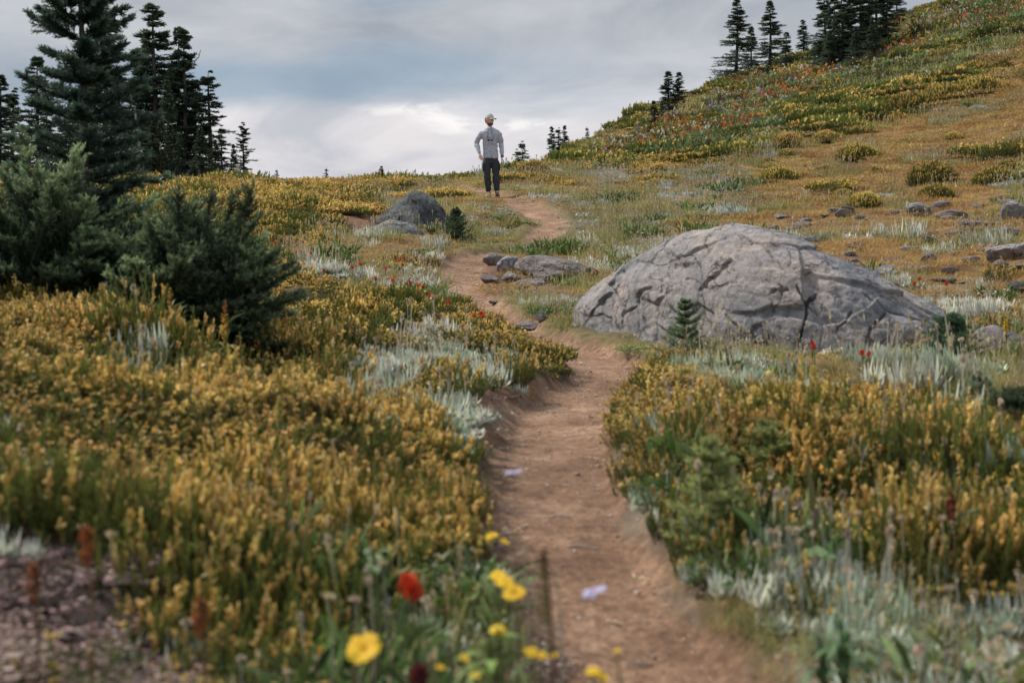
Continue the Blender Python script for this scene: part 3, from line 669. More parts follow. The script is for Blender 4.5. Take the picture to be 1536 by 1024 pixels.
gvl = [gravel(.13, 190, .008), gravel(.13, 130, .012)]
put('gravel', 'pinkish brown gravel chips on the bare patch and trail edges', [gvl, gvl, gvl, gvl], ((is_t('p')) | (is_t('b') & (PD > -.0) & (U01 < .6)) ) & (Y < 10), 1.0)
ln = [litter(.14, 90, c=c) for c in ((.16, .085, .05), (.22, .13, .08))]; lm = [litter(.24, 100)]; lf = [litter(.6, 100, c=(.2, .11, .06))]; lv = [litter(1.2, 200, c=(.2, .11, .06))]
put('dead_litter', 'dead brown twigs and moss on the soil', [ln, lm, lf, lv], (is_t('b') & (PD < .6)) | is_t('p') | (is_t('d') & (U01 > .8)), 1.0, sink=-.003)

# crumbs, needles and dead leaves blown on the trail
_k = rng.integers(10, len(PS)-200, 900); _a = rng.uniform(-1, 1, 900); _a = np.sign(_a)*np.abs(_a)**.45
_x = PS[_k, 0]+_a*PS[_k, 2]*1.05; _y = PS[_k, 1]+rng.uniform(-.15, .15, 900); _z = height(_x, _y)
trl = [litter(.09, 9, c=(.10, .06, .04)), litter(.09, 6, c=(.34, .26, .19)), litter(.07, 12, c=(.20, .13, .09)), gravel(.07, 5, .007, (.46, .34, .27)), gravel(.08, 9, .005, (.52, .40, .32))]
_s = (1+.06*_y)*rng.uniform(.5, 1.2, 900)
scatter('trail_litter', 'dead bits and grit lying on the trail', trl, np.column_stack([_x, _y, _z+.001]), rng.uniform(0, 6.28, 900), np.column_stack([_s, _s, _s]), rng.integers(0, 5, 900))
# ------------------------------------------------------------------ rocks
def grid_sphere(n=40):
    """cube-sphere made of quads"""
    V = []; Q = []; o = 0
    t = np.tan(np.linspace(-math.pi/4, math.pi/4, n+1))
    a, b = np.meshgrid(t, t, indexing='ij')
    for ax in range(3):
        for s in (1, -1):
            p = np.zeros((n+1, n+1, 3)); p[..., ax] = s; p[..., (ax+1) % 3] = a*s; p[..., (ax+2) % 3] = b
            V.append(p.reshape(-1, 3)); i = np.arange(n*(n+1)).reshape(n, n+1)[:, :-1].ravel()
            Q.append(np.stack([i, i+n+1, i+n+2, i+1], 1)+o); o += (n+1)**2
    return nrm(np.vstack(V)), np.vstack(Q)
def weld(V, Q):
    k = np.round(V, 5); u, idx, inv = np.unique(k, axis=0, return_index=True, return_inverse=True)
    return V[idx], inv.reshape(-1)[Q]
_SV, _SQ = weld(*grid_sphere(26)); _SVh, _SQh = weld(*grid_sphere(70))
def rock_mesh(name, size, mat, seed, cuts=9, hi=False, rough=.10, flat=0):
    r = np.random.default_rng(seed); V, Q = (_SVh, _SQh) if hi else (_SV, _SQ)
    Nn = nrm(r.normal(size=(cuts, 3))); d = r.uniform(.55, .9, cuts)
    R = np.full(len(V), 1.0)
    for nn, dd in zip(Nn, d):
        c = V@nn; q = np.where(c > .05, dd/np.maximum(c, .05), 9); R = np.minimum(R, q) if False else -np.log(np.exp(-R*14)+np.exp(-np.minimum(q, 9)*14))/14
    P = V*R[:, None]
    n = fbm(P[:, 0]*2.2+seed, P[:, 1]*2.2, P[:, 2]*2.2, oct=5, seed=seed % 97)
    rd = 1-np.abs(fbm(P[:, 0]*1.6+seed*.3, P[:, 1]*1.6, P[:, 2]*3.2, oct=4, seed=(seed+5) % 97))*2
    P = P*(1+rough*n+rough*.5*(rd-.6))[:, None]
    return quads_mesh(name, P*np.array(size)*.5/.85, Q, None, [mat])
def rock(px, row, wpx, mat, label, seed, hratio=.55, dratio=.8, name='rock', group=None, sink=.35, hi=False, Y=None, cuts=9, rz=None):
    """wpx: width in photo pixels; row: where its foot meets the soil"""
    p = at(px, Y) if Y else hit(px, row)
    w = wpx*1.12/F*p.y; h = w*hratio*1.05
    me = rock_mesh(name, (w, w*dratio, h), mat, seed, cuts, hi)
    o = link(name, me, None, (p.x, p.y+w*dratio*.25, p.z+h*(.5-sink)), 0)
    o.rotation_euler = (random.uniform(-.12, .12), random.uniform(-.15, .15), random.uniform(0, 6.28) if rz is None else rz)
    if rz is None: o.rotation_euler[2] = random.choice((0, math.pi))+random.uniform(-.3, .3)
    tag(o, label, 'rock', group)
    return o
def polydist(px, row, pl):
    d = np.full(px.shape, 1e9)
    for (ax, ay), (bx, by) in zip(pl[:-1], pl[1:]):
        vx, vy = bx-ax, by-ay; t = np.clip(((px-ax)*vx+(row-ay)*vy)/(vx*vx+vy*vy+1e-9), 0, 1)
        d = np.minimum(d, np.hypot(px-ax-t*vx, row-ay-t*vy))
    return d
def boulder(name, label, prof, foot, Yc, depth, mat, cracks=(), lumps=(), nx=330, nt=210, pw=.85, rough=1.0, ridge=None, skew=.35, follow=False):
    """silhouette (column, row) on top, foot line (column,row) in front; a solid rock between"""
    pr = np.array(prof, float); ft = np.array(foot, float)
    cx = np.linspace(pr[0, 0], pr[-1, 0], nx); top = np.interp(cx, pr[:, 0], pr[:, 1]); top = np.convolve(np.pad(top, 4, 'edge'), np.hanning(11)[1:-1]/np.hanning(11).sum(), 'valid')
    ftr = np.interp(cx, ft[:, 0], ft[:, 1])
    if follow:
        Yc0 = Yc; hf0 = np.clip((ftr-top)/(ftr-top).max(), .02, 1); Yf = np.interp(cx, [858, 930, 1000, 1080, 1160, 1260, 1360, 1428], [12.8, 12.0, 11.2, 10.6, 10.3, 10.2, 10.3, 10.7])
        Yf = np.convolve(np.pad(Yf, 30, 'edge'), np.hanning(61)/np.hanning(61).sum(), 'valid'); Yc = Yf+depth*np.sqrt(hf0)*.88
    zt = (HR-top)/F*Yc; zb = (HR-ftr)/F*(Yc-depth*.8)-.28
    hfrac = np.clip((zt-zb)/(zt-zb).max(), .02, 1)
    D = depth*np.sqrt(hfrac)
    th = np.linspace(0, math.pi, nt)
    x = ((cx-CX)/F*Yc)[:, None]*np.ones(nt)[None]
    yy = (Yc*np.ones(nx))[:, None]-(D[:, None])*np.cos(th)[None]*(1+skew*np.cos(th)[None]*0)
    zz = zb[:, None]+(zt-zb)[:, None]*(np.sin(th)[None]**pw)
    P = np.stack([x, yy, zz], -1)
    gx = np.gradient(P, axis=0); gt = np.gradient(P, axis=1); n = nrm(np.cross(gt, gx)); 
    cn = P.reshape(-1, 3).mean(0); 
    if ((P-cn)*n).sum() < 0: n = -n
    X_, Y_, Z_ = P[..., 0], P[..., 1], P[..., 2]
    pxx, rww = project(X_, Y_, Z_)
    sc = 3.0/(x.max()-x.min())
    a, b, c = X_*sc, Y_*sc, Z_*sc
    rd = 1-2*np.abs(fbm(a*1.3+3, b*1.3, c*1.8, oct=5, seed=71)); 
    disp = .045*fbm(a*1.1, b*1.1, c*1.1, oct=3, seed=63)+.035*(rd-.5)+.030*fbm(a*5, b*5, c*7, oct=6, seed=65, gain=.68)
    # slanting strata steps
    st = (c*.9+a*.55+fbm(a*1.5, b*1.5, c*1.5, oct=3, seed=67)*.25)*7; fr = st-np.floor(st)
    disp = disp+.016*(sstep(.0, .75, fr)-sstep(.85, 1, fr))*(.5+fbm(a*2, b*2, c*2, oct=2, seed=68))
    # broken facets: every vertex belongs to the nearest of many tilted blocks
    rs = np.random.default_rng(int(pr[0, 0])); ns = 90; lo = np.array([a.min(), b.min(), c.min()]); hi_ = np.array([a.max(), b.max(), c.max()])
    Sd = rs.uniform(lo, hi_, (ns, 3)); tl = rs.normal(0, .075, (ns, 3)); of = rs.normal(0, .008, ns)
    A = np.stack([a+.06*fbm(a*3, b*3, c*3, oct=3, seed=81), b, c*1.0+.06*fbm(a*3+7, b*3, c*3, oct=3, seed=82)], -1).reshape(-1, 3)
    d2 = ((A[:, None, :]-Sd[None])*np.array([1, 1, 1.6])); d2 = (d2**2).sum(-1); ix = np.argpartition(d2, 1, axis=1)[:, :2]; dd_ = np.take_along_axis(d2, ix, 1); sw = dd_[:, 0] > dd_[:, 1]
    i0 = np.where(sw, ix[:, 1], ix[:, 0]); i1 = np.where(sw, ix[:, 0], ix[:, 1]); e0 = np.sqrt(dd_.min(1)); e1 = np.sqrt(dd_.max(1))
    pl0 = ((A-Sd[i0])*tl[i0]).sum(1)+of[i0]; pl1 = ((A-Sd[i1])*tl[i1]).sum(1)+of[i1]; w_ = sstep(0, .012, e1-e0)*.5+.5
    blk = np.clip(pl0*w_+pl1*(1-w_), -.024, .024)-.009*(1-sstep(0, .014, e1-e0))*(rs.uniform(0, 1, ns)[i0] > .45)
    disp = disp*.75+blk.reshape(disp.shape)
    disp = disp*rough
    front = (th < math.pi*.55)[None]*1.0
    for pl, w, dp in cracks:
        jx = fbm(pxx*.05, rww*.05, oct=3, seed=73)*9; jy = fbm(pxx*.05+9, rww*.05, oct=3, seed=74)*9
        d = polydist(pxx+jx*.8, rww+jy*.8, pl); ww = w*(.45+.35*fbm(pxx*.08, rww*.08, oct=2, seed=75)); disp = disp-front*sc**-1*dp*.6*(1-sstep(ww*.2, ww, d))
    for lx, ly, rx, ry, hh in lumps:
        q = ((pxx-lx)/rx)**2+((rww-ly)/ry)**2; disp = disp+front*hh*.5*np.exp(-q*q)/sc
    P = P+n*(disp/sc)[..., None]
    V = P.reshape(-1, 3); o0 = np.array([V[:, 0].mean(), V[:, 1].mean(), V[:, 2].min()])
    i = np.arange((nx-1)*nt).reshape(nx-1, nt)[:, :-1].ravel(); Q = np.stack([i, i+nt, i+nt+1, i+1], 1)
    # close the ends and underneath
    me = quads_mesh(name, V-o0, Q, None, [mat])
    import bmesh
    bm = bmesh.new(); bm.from_mesh(me); bmesh.ops.holes_fill(bm, edges=[e for e in bm.edges if e.is_boundary], sides=0); bmesh.ops.recalc_face_normals(bm, faces=bm.faces); bm.to_mesh(me); bm.free()
    return tag(link(name, me, None, tuple(o0)), label, 'boulder')
boulder('boulder', 'big grey domed boulder right of the dirt trail, cracked down its middle',
        [(858, 478), (864, 458), (880, 442), (900, 428), (925, 410), (955, 390), (990, 372), (1030, 355), (1065, 343), (1100, 335), (1130, 339), (1160, 347), (1200, 365), (1250, 386), (1300, 407), (1350, 432), (1385, 452), (1412, 476), (1428, 505)],
        [(858, 488), (930, 498), (1000, 516), (1080, 532), (1160, 542), (1260, 546), (1360, 546), (1428, 524)], 12.0, 1.0, M_ROCK,
        cracks=[([(1223, 438), (1207, 452), (1205, 485), (1200, 522)], 7, .10), ([(1195, 432), (1207, 456)], 6, .07), ([(1158, 436), (1178, 434)], 6, .05), ([(1168, 428), (1172, 442)], 4, .05),
                ([(1091, 474), (1118, 499), (1154, 516)], 3.5, .045), ([(1297, 441), (1323, 467), (1364, 476), (1408, 494)], 4.5, .06), ([(1323, 476), (1306, 499), (1299, 521)], 6, .07),
                ([(939, 410), (921, 436), (941, 463), (935, 487)], 6, .08), ([(984, 436), (957, 458), (939, 476)], 7, .06), ([(1080, 385), (1073, 402)], 7, .04), ([(1279, 467), (1256, 494)], 5, .05),
                ([(1319, 445), (1355, 458), (1412, 480)], 3, .04), ([(1030, 420), (1060, 430), (1110, 425)], 4, .03), ([(960, 395), (1000, 400), (1040, 385)], 5, .03), ([(1250, 400), (1330, 440), (1400, 475)], 3, .03),
                ([(1100, 350), (1150, 375), (1180, 410)], 3, .025), ([(870, 468), (915, 474)], 4, .04)],
        lumps=[(895, 455, 34, 22, .035), (960, 425, 26, 20, .07), (1270, 450, 55, 38, .06), (1130, 490, 70, 30, .05), (1350, 500, 40, 22, .07)], follow=True, nx=420, nt=260)
boulder('boulder', 'dark pointed boulder with pale left flank behind the low rock',
        [(557, 345), (566, 330), (578, 318), (592, 306), (606, 296), (618, 288), (628, 286), (640, 291), (652, 300), (664, 314), (672, 330), (677, 348)],
        [(557, 350), (600, 352), (640, 354), (677, 352)], 24.2, .62, M_ROCKD, cracks=[([(612, 292), (632, 306), (650, 325), (668, 342)], 3, .09), ([(662, 316), (668, 332)], 4, .08)], lumps=[(600, 322, 14, 16, -.10), (628, 298, 12, 8, .06)], nx=150, nt=110, pw=1.0)
boulder('boulder', 'pale low rounded rock in front of the dark pointed boulder',
        [(533, 350), (540, 343), (552, 342), (566, 338), (582, 331), (592, 330), (606, 333), (622, 338), (630, 345), (634, 358)],
        [(533, 358), (580, 364), (610, 366), (634, 364)], 23.0, .42, M_ROCKL, cracks=[([(552, 342), (546, 352)], 3, .08), ([(590, 332), (600, 345)], 2, .04)], nx=130, nt=80)
boulder('boulder', 'low tan slab of rock at the right edge behind a sapling',
        [(1446, 528), (1455, 508), (1468, 494), (1490, 488), (1512, 493), (1532, 504), (1556, 530)], [(1446, 536), (1500, 545), (1550, 540)], 10.0, .3, M_ROCKP, nx=120, nt=80, cracks=[([(1480, 500), (1505, 520)], 3, .05)])
for i, (px, row, w, mt, lab, hr) in enumerate([
    (739, 398, 34, M_ROCKP, 'pale flat rock at the left end of the outcrop by the trail', .5), (768, 410, 36, M_ROCK, 'rounded grey rock second from the left in the outcrop by the trail', .65),
    (824, 424, 96, M_ROCKP, 'largest rock of the low outcrop beside the trail', .37), (770, 428, 30, M_ROCK, 'small low grey rock below the rounded one in the outcrop', .5),
    (735, 424, 24, M_ROCKP, 'small pinkish stone in the moss beside the trail bend', .45), (795, 434, 42, M_ROCKP, 'pinkish rock at the front foot of the outcrop', .4),
    (882, 422, 32, M_ROCKD, 'dark angular rock at the right end of the outcrop', .6), (858, 416, 44, M_ROCKP, 'brownish rock between the largest outcrop rock and the dark one', .45),
    (815, 480, 22, M_ROCKL, 'pale pointed stone in the grass above the trail bend', .6), (790, 496, 44, M_ROCKP, 'flat pinkish stone set in the edge of the trail bend', .25),
    (841, 466, 12, M_ROCKL, 'tiny white stone standing in the grass left of the boulder', .8), (742, 457, 14, M_ROCKP, 'little stone lying at the right edge of the upper trail', .4),
    (930, 492, 40, M_ROCKP, 'flat pinkish stone at the left foot of the big boulder', .3), (868, 455, 24, M_ROCKP, 'small brown stone beside the left tip of the big boulder', .5),
    (1382, 325, 36, M_ROCK, 'purplish grey rock alone in the brown grass of the slope', .5), (1430, 331, 42, M_ROCKP, 'flat tan rock right of the purplish one on the slope', .3),
    (1524, 334, 44, M_ROCK, 'large dark rock at the right edge of the slope', .7), (1466, 343, 46, M_ROCKP, 'long flat pinkish rock below the large dark rock', .25),
    (1503, 357, 52, M_ROCKL, 'pale grey rock beneath the long flat one at the right', .35), (1435, 355, 26, M_ROCKP, 'small tan rock between two silver tufts on the slope', .4),
    (1398, 352, 20, M_ROCKP, 'small purplish stone left of the small tan rock', .35), (1520, 390, 58, M_ROCK, 'grey rock with a straight top at the right edge of the slope', .45),
    (1394, 394, 18, M_ROCKL, 'white block of stone with a dark foot on the slope', .7), (1465, 366, 22, M_ROCKL, 'pale pointed stone right of the small tan rock', .4),
    (1473, 378, 17, M_ROCKP, 'light brown stone above the silver bush on the slope', .8), (1335, 414, 34, M_ROCK, 'grey stone above the right shoulder of the big boulder', .45),
    (1346, 355, 18, M_ROCKL, 'pale stone left of the silver tuft on the slope', .4), (1276, 387, 14, M_ROCKL, 'white round stone above the boulder shoulder', .5),
    (1218, 365, 22, M_ROCKL, 'grey stone low in the grass behind the boulder', .4), (1272, 322, 18, M_ROCKD, 'dark brown stone left on the brown slope', .5),
    (1363, 406, 13, M_ROCK, 'little purplish stone beside the grey one above the boulder', .5), (1388, 408, 20, M_ROCKP, 'brown stone below the white block', .5),
    (1432, 382, 16, M_ROCKL, 'small round pale stone right of the white block', .4), (1530, 403, 28, M_ROCKL, 'thin flat white stone at the right edge of the slope', .2),
    (1343, 322, 14, M_ROCKP, 'small pinkish stone left of the purplish grey rock', .4), (1282, 370, 22, M_ROCKP, 'flat pinkish stone left of a silver tuft behind the boulder', .3),
    (1192, 352, 22, M_ROCKP, 'pinkish stone just over the top of the big boulder', .4), (1160, 344, 12, M_ROCKL, 'tiny pale stone touching the crown line of the boulder', .5),
    (1530, 440, 30, M_ROCKD, 'dark stone at the right edge behind the red flowers', .5), (1358, 141, 24, M_ROCKP, 'pink rock in the grass high on the hillside', .5),
    (1262, 155, 30, M_ROCKD, 'dark flat rock half buried high on the hillside', .3), (1064, 148, 16, M_ROCK, 'grey stone close to the ridge below the firs', .4),
    (1240, 498, 20, M_ROCKP, 'stone', .4), (1270, 588, 50, M_ROCKP, 'flat tan stone among silver plants in front of the boulder', .18), (1052, 690, 26, M_ROCKL, 'pale stone on the edge of the bank above the trail', .4),
    (1075, 592, 12, M_ROCKL, 'tiny pale stone in the silver plants left of the flat tan stone', .4), (492, 340, 12, M_ROCKL, 'white pebble on the heath left of the pale low rock', .5)]):
    if lab == 'stone' or px == 930: continue
    rock(px, row, w, mt, lab, 100+i*7, hr, .75, group='loose rocks on the slope' if px > 1150 and row < 450 else None, sink=.14, hi=w > 55)
rz = np.random.default_rng(12)
for k in range(60):
    px = rz.uniform(1170, 1536); row = rz.uniform(300, 440)
    if row > 337+(px-1110)*.42-6: continue
    rock(px, row, rz.uniform(9, 28), (M_ROCKP, M_ROCKL, M_ROCKP, M_ROCKL)[k % 4], 'small stone sunk in the brown grass of the stony slope behind the boulder', 700+k, rz.uniform(.25, .6), .8, group='small stones on the stony slope', sink=.18)
M_PEB = flatmat('tan_stone', (.30, .22, .18), .85, 3, .3); M_PEB2 = flatmat('pale_stone', (.42, .37, .34), .85, 3, .25); M_PEB3 = flatmat('brown_stone', (.16, .11, .09), .85, 3, .3)
# pebbles on the trail
r9 = np.random.default_rng(5)
pb = [rock_mesh('pebble', (1, .8, .55), m_, 900+k, 6) for k, m_ in enumerate((M_PEB, M_PEB2, M_PEB, M_PEB3))]
for k in range(230):
    s = int(r9.integers(20, len(PS)-260)); d = PS[s]; a = r9.uniform(-1, 1)
    x, y = d[0]+a*d[2]*1.1, d[1]+r9.uniform(-.1, .1)
    sz = r9.uniform(.005, .014)*(1+.05*y)*(1.8 if r9.uniform() > .93 else 1)
    o = link('pebble', pb[k % 4], None, (x, y, H1(x, y)+sz*.12), r9.uniform(0, 6.28), sz)
    tag(o, 'small pebble lying loose on the dirt of the trail', 'pebble', 'pebbles on the trail')

# ------------------------------------------------------------------ firs
def fir_parts(seed, H, R, nb, twigs=9, per=9, nl=.03, nw=.006, z0=.08, top_pow=.85, droop=.15, up=.35, lean=0, trunk_r=None, dark=(.035, .055, .032), tip=(.10, .15, .085), ragged=.35, whorl=0, flat=.5, tiptwig=.5, bare=.12, sparse=0, tl=1.0):
    r = np.random.default_rng(seed)
    tm, cm = MB(), MB(); tr = trunk_r or H*.016
    tz = np.linspace(0, 1, 12); wob = np.column_stack([np.sin(tz*5+seed)*H*.006+lean*H*tz, np.cos(tz*4+seed)*H*.006, tz*H])
    tube(tm, wob, tr*(1-tz)**.8+.002+.0008*H, (.1, .08, .07), 7)
    n = nb; t = z0+(1-z0)*np.sort(r.uniform(0, 1, n)**1.02)
    if whorl: t = np.clip(z0+(1-z0)*(np.floor(np.arange(n)/whorl)/(n/whorl))+r.normal(0, .006, n), 0, 1)
    az = r.uniform(0, 2*math.pi, n)
    if whorl: az = (np.arange(n)*2*math.pi/whorl)+np.floor(np.arange(n)/whorl)*1.1+r.normal(0, .25, n)
    lobes = 1+.25*np.sin(az*2+seed)*np.sin(t*9+seed)
    Lb = R*((1-t)**top_pow*(1-.25*np.clip(.25-t, 0, 1)/.25)+.02)*lobes*r.uniform(1-ragged, 1+ragged*.5, n)
    if sparse: Lb[r.uniform(0, 1, n) < sparse] *= .25
    el = -droop+(droop+up)*t+r.normal(0, .10, n)
    B = np.column_stack([np.interp(t, tz, wob[:, 0]), np.interp(t, tz, wob[:, 1]), t*H])
    D = np.column_stack([np.cos(az)*np.cos(el), np.sin(az)*np.cos(el), np.sin(el)])
    bend = np.column_stack([np.zeros(n), np.zeros(n), up*.5*np.ones(n)])
    blades(tm, B, D, Lb, tr*.35, 3, bend, (.085, .065, .055), prof=[1, .7, .45, .15])
    blades(tm, B, D, Lb, tr*.35, 3, bend, (.085, .065, .055), prof=[1, .7, .45, .15], side=np.cross(D, np.array([0, 0, 1.])))
    # twigs to both sides
    m = twigs; k = np.repeat(np.arange(n), m*2); s = np.tile(np.repeat((np.arange(m)+.5)/m, 2), n); s = bare+(1-bare)*s+r.normal(0, .02, len(s)); sg = np.tile([1, -1], n*m)
    s = np.clip(s, .03, 1)
    P = B[k]+D[k]*(Lb[k]*s)[:, None]+bend[k]*(Lb[k]*s*s)[:, None]
    T = nrm(D[k]+2*bend[k]*s[:, None]); S = nrm(np.cross(T, np.array([0, 0, 1.])))*sg[:, None]
    TD = nrm(T*r.uniform(.55, 1.1, (len(k), 1))+S*r.uniform(.5, 1.1, (len(k), 1))+np.column_stack([np.zeros((len(k), 2)), r.normal(up*.35, .25, len(k))]))
    TL = Lb[k]*(.42*(1-s)+.10)*r.uniform(.6, 1.25, len(k))*tl+nl*.4
    # the branch axis carries needles too
    q = np.repeat(np.arange(n), m); sq = np.tile(np.linspace(bare, .95, m), n)
    P2 = B[q]+D[q]*(Lb[q]*sq)[:, None]+bend[q]*(Lb[q]*sq*sq)[:, None]; T2 = nrm(D[q]+2*bend[q]*sq[:, None])
    P, TD, TL, SS = np.vstack([P, P2]), np.vstack([TD, T2]), np.concatenate([TL, Lb[q]*1.1/m+nl*.3]), np.concatenate([s, sq])
    cl = fbm(P[:, 0]*4/R, P[:, 1]*4/R, P[:, 2]*4/R, oct=2, seed=seed % 50)
    k = np.repeat(np.arange(len(P)), per); w = np.tile((np.arange(per)+.5)/per, len(P))
    rad = r.normal(size=(len(k), 3)); rad -= (rad*TD[k]).sum(1)[:, None]*TD[k]; rad = nrm(rad); rad[:, 2] = rad[:, 2]*flat+.25
    PP = P[k]+TD[k]*(TL[k]*w)[:, None]
    ND = nrm(TD[k]*(.55+.6*w)[:, None]+rad*.9)
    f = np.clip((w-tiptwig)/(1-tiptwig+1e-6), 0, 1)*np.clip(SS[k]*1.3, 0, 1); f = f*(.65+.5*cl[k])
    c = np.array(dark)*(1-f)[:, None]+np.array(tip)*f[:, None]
    c = np.clip(c*(1+r.normal(0, .18, (len(k), 1))), .004, .9)
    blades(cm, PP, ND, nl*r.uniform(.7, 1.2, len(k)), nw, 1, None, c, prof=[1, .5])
    return tm, cm
def fir(name, label, loc, parts, rz=0, sc=1, group=None, cat='tree'):
    tm, cm = parts
    t = thing(name, label, cat, loc, rz, group, sc)
    tm.build('trunk', [M_BARK], t); cm.build('crown', [M_NEEDLE], t)
    return t
# the tall young fir at the left, standing just behind the low firs
nb = at(128, 9.2)
fir('fir_tree', 'tall young fir with bare trunk showing between whorls, nearest of the left firs', (nb.x, nb.y, nb.z-.05),
    fir_parts(11, 2.3, .62, 90, 8, 42, .034, 0.0075, .02, .50, .10, .32, -.02, .046, dark=(.028, .048, .036), tip=(.15, .235, .16), ragged=.65, whorl=5, flat=.95, tiptwig=.15, bare=.10, tl=.95))
def krumm(seed, w, h, n, d=.8, lean=(0, 0)):
    r = np.random.default_rng(seed); tm, cm = MB(), MB()
    az = r.uniform(0, 2*math.pi, n); el = r.uniform(.02, 1.45, n)**1.0
    E = np.column_stack([np.cos(az)*np.cos(el)*w*.5, np.sin(az)*np.cos(el)*w*.5*d, np.sin(el)*h*r.uniform(.8, 1.1, n)])*r.uniform(.72, 1.08, (n, 1))
    E[:, :2] += np.array(lean)*(E[:, 2:3]/h)
    P0 = np.column_stack([r.normal(0, w*.07, n), r.normal(0, w*.07, n), np.full(n, -.02)])
    L = np.linalg.norm(E-P0, axis=1); C = P0*.45+E*.55+np.array([0, 0, 1.])*(.10*L)[:, None]
    def bez(s, k): s = s[:, None]; return P0[k]*(1-s)**2+2*C[k]*s*(1-s)+E[k]*s*s
    def dbez(s, k): s = s[:, None]; return nrm(2*(C[k]-P0[k])*(1-s)+2*(E[k]-C[k])*s)
    for k in range(0, n, 2):
        s = np.linspace(0, .95, 7); kk = np.full(7, k); tube(tm, bez(s, kk), np.linspace(.012, .003, 7), (.1, .08, .07), 5)
    m = 12; k = np.repeat(np.arange(n), m*2); s = np.tile(np.repeat(np.linspace(.38, .97, m), 2), n)+r.normal(0, .02, n*m*2); s = np.clip(s, .2, 1); sg = np.tile([1, -1], n*m)
    P = bez(s, k); T = dbez(s, k); S = nrm(np.cross(T, np.array([0, 0, 1.])+r.normal(0, .2, (len(k), 3))))*sg[:, None]
    TD = nrm(T*.8+S*r.uniform(.4, 1, (len(k), 1))+np.array([0, 0, .12])); TL = (.16*(1-s)+.06)*r.uniform(.6, 1.3, len(k))*w/1.1
    sq = np.tile(np.linspace(.3, .96, 10), n); q = np.repeat(np.arange(n), 10)
    P, TD, TL, SS = np.vstack([P, bez(sq, q)]), np.vstack([TD, dbez(sq, q)]), np.concatenate([TL, L[q]*.08+.01]), np.concatenate([s, sq])
    per = 30; cl = fbm(P[:, 0]*4, P[:, 1]*4, P[:, 2]*4, oct=2, seed=seed)
    k = np.repeat(np.arange(len(P)), per); wv = np.tile((np.arange(per)+.5)/per, len(P))
    rad = nrm(r.normal(size=(len(k), 3))); PP = P[k]+TD[k]*(TL[k]*wv)[:, None]
    ND = nrm(TD[k]*(.5+.6*wv)[:, None]+rad*.8+np.array([0, 0, .15]))
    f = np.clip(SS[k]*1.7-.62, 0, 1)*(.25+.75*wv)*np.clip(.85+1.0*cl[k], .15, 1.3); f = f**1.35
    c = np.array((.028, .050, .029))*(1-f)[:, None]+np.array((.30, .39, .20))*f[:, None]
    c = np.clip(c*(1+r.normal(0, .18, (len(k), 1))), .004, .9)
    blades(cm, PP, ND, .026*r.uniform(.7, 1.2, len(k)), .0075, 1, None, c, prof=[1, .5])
    return tm, cm
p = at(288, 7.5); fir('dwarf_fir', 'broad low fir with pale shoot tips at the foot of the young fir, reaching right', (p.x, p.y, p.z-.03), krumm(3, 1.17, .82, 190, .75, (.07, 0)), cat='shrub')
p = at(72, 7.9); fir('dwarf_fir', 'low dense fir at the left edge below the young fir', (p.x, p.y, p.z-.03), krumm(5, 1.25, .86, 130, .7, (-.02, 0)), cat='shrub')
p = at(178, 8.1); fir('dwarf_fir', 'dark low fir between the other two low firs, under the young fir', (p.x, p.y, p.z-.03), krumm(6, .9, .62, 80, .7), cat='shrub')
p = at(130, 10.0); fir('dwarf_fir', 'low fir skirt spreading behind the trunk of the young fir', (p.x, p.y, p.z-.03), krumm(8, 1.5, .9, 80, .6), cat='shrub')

# far firs: five kinds, copied
FARD = dict(nl=.13, nw=.032, dark=(.042, .064, .044), tip=(.14, .19, .11), tiptwig=.1)
def far(seed, R, nb, **k): 
    d = dict(FARD); d.update(k); return fir_parts(seed, 7, R, nb, 6, 7, **d)
kinds = [far(21, 1.15, 170, z0=.03, top_pow=.75, droop=.35, up=.1, ragged=.5), far(22, .95, 180, z0=.02, top_pow=.6, droop=.4, up=.1, ragged=.55), far(23, 1.5, 150, z0=.05, top_pow=.9, droop=.25, up=.15, ragged=.5),
         far(24, 1.3, 100, z0=.12, top_pow=.8, droop=.2, up=.15, ragged=.6, sparse=.25, tip=(.10, .12, .06), dark=(.04, .055, .03)), far(25, .8, 120, z0=.05, top_pow=.55, droop=.35, up=.05, ragged=.7, sparse=.2)]
KM = [(tm.mesh('trunk', [M_BARK]), cm.mesh('crown', [M_NEEDLE])) for tm, cm in kinds]
def farfir(px, toprow, Y, kind, label, group, wscale=1.0, base=None, cat='tree', name='fir_tree'):
    p = at(px, Y) if base is None else hit(px, base)
    ztop = (HR-toprow)/F*p.y; H = (ztop-p.z); s = H/7
    t = thing(name, label, cat, (p.x, p.y, p.z-.05), random.uniform(0, 6.28), group, (s*wscale, s*wscale, s))
    link('trunk', KM[kind][0], t); link('crown', KM[kind][1], t)
    return t
GL_ = 'dark firs on the crest at the left'; GR_ = 'dark firs on the ridge at the upper right'
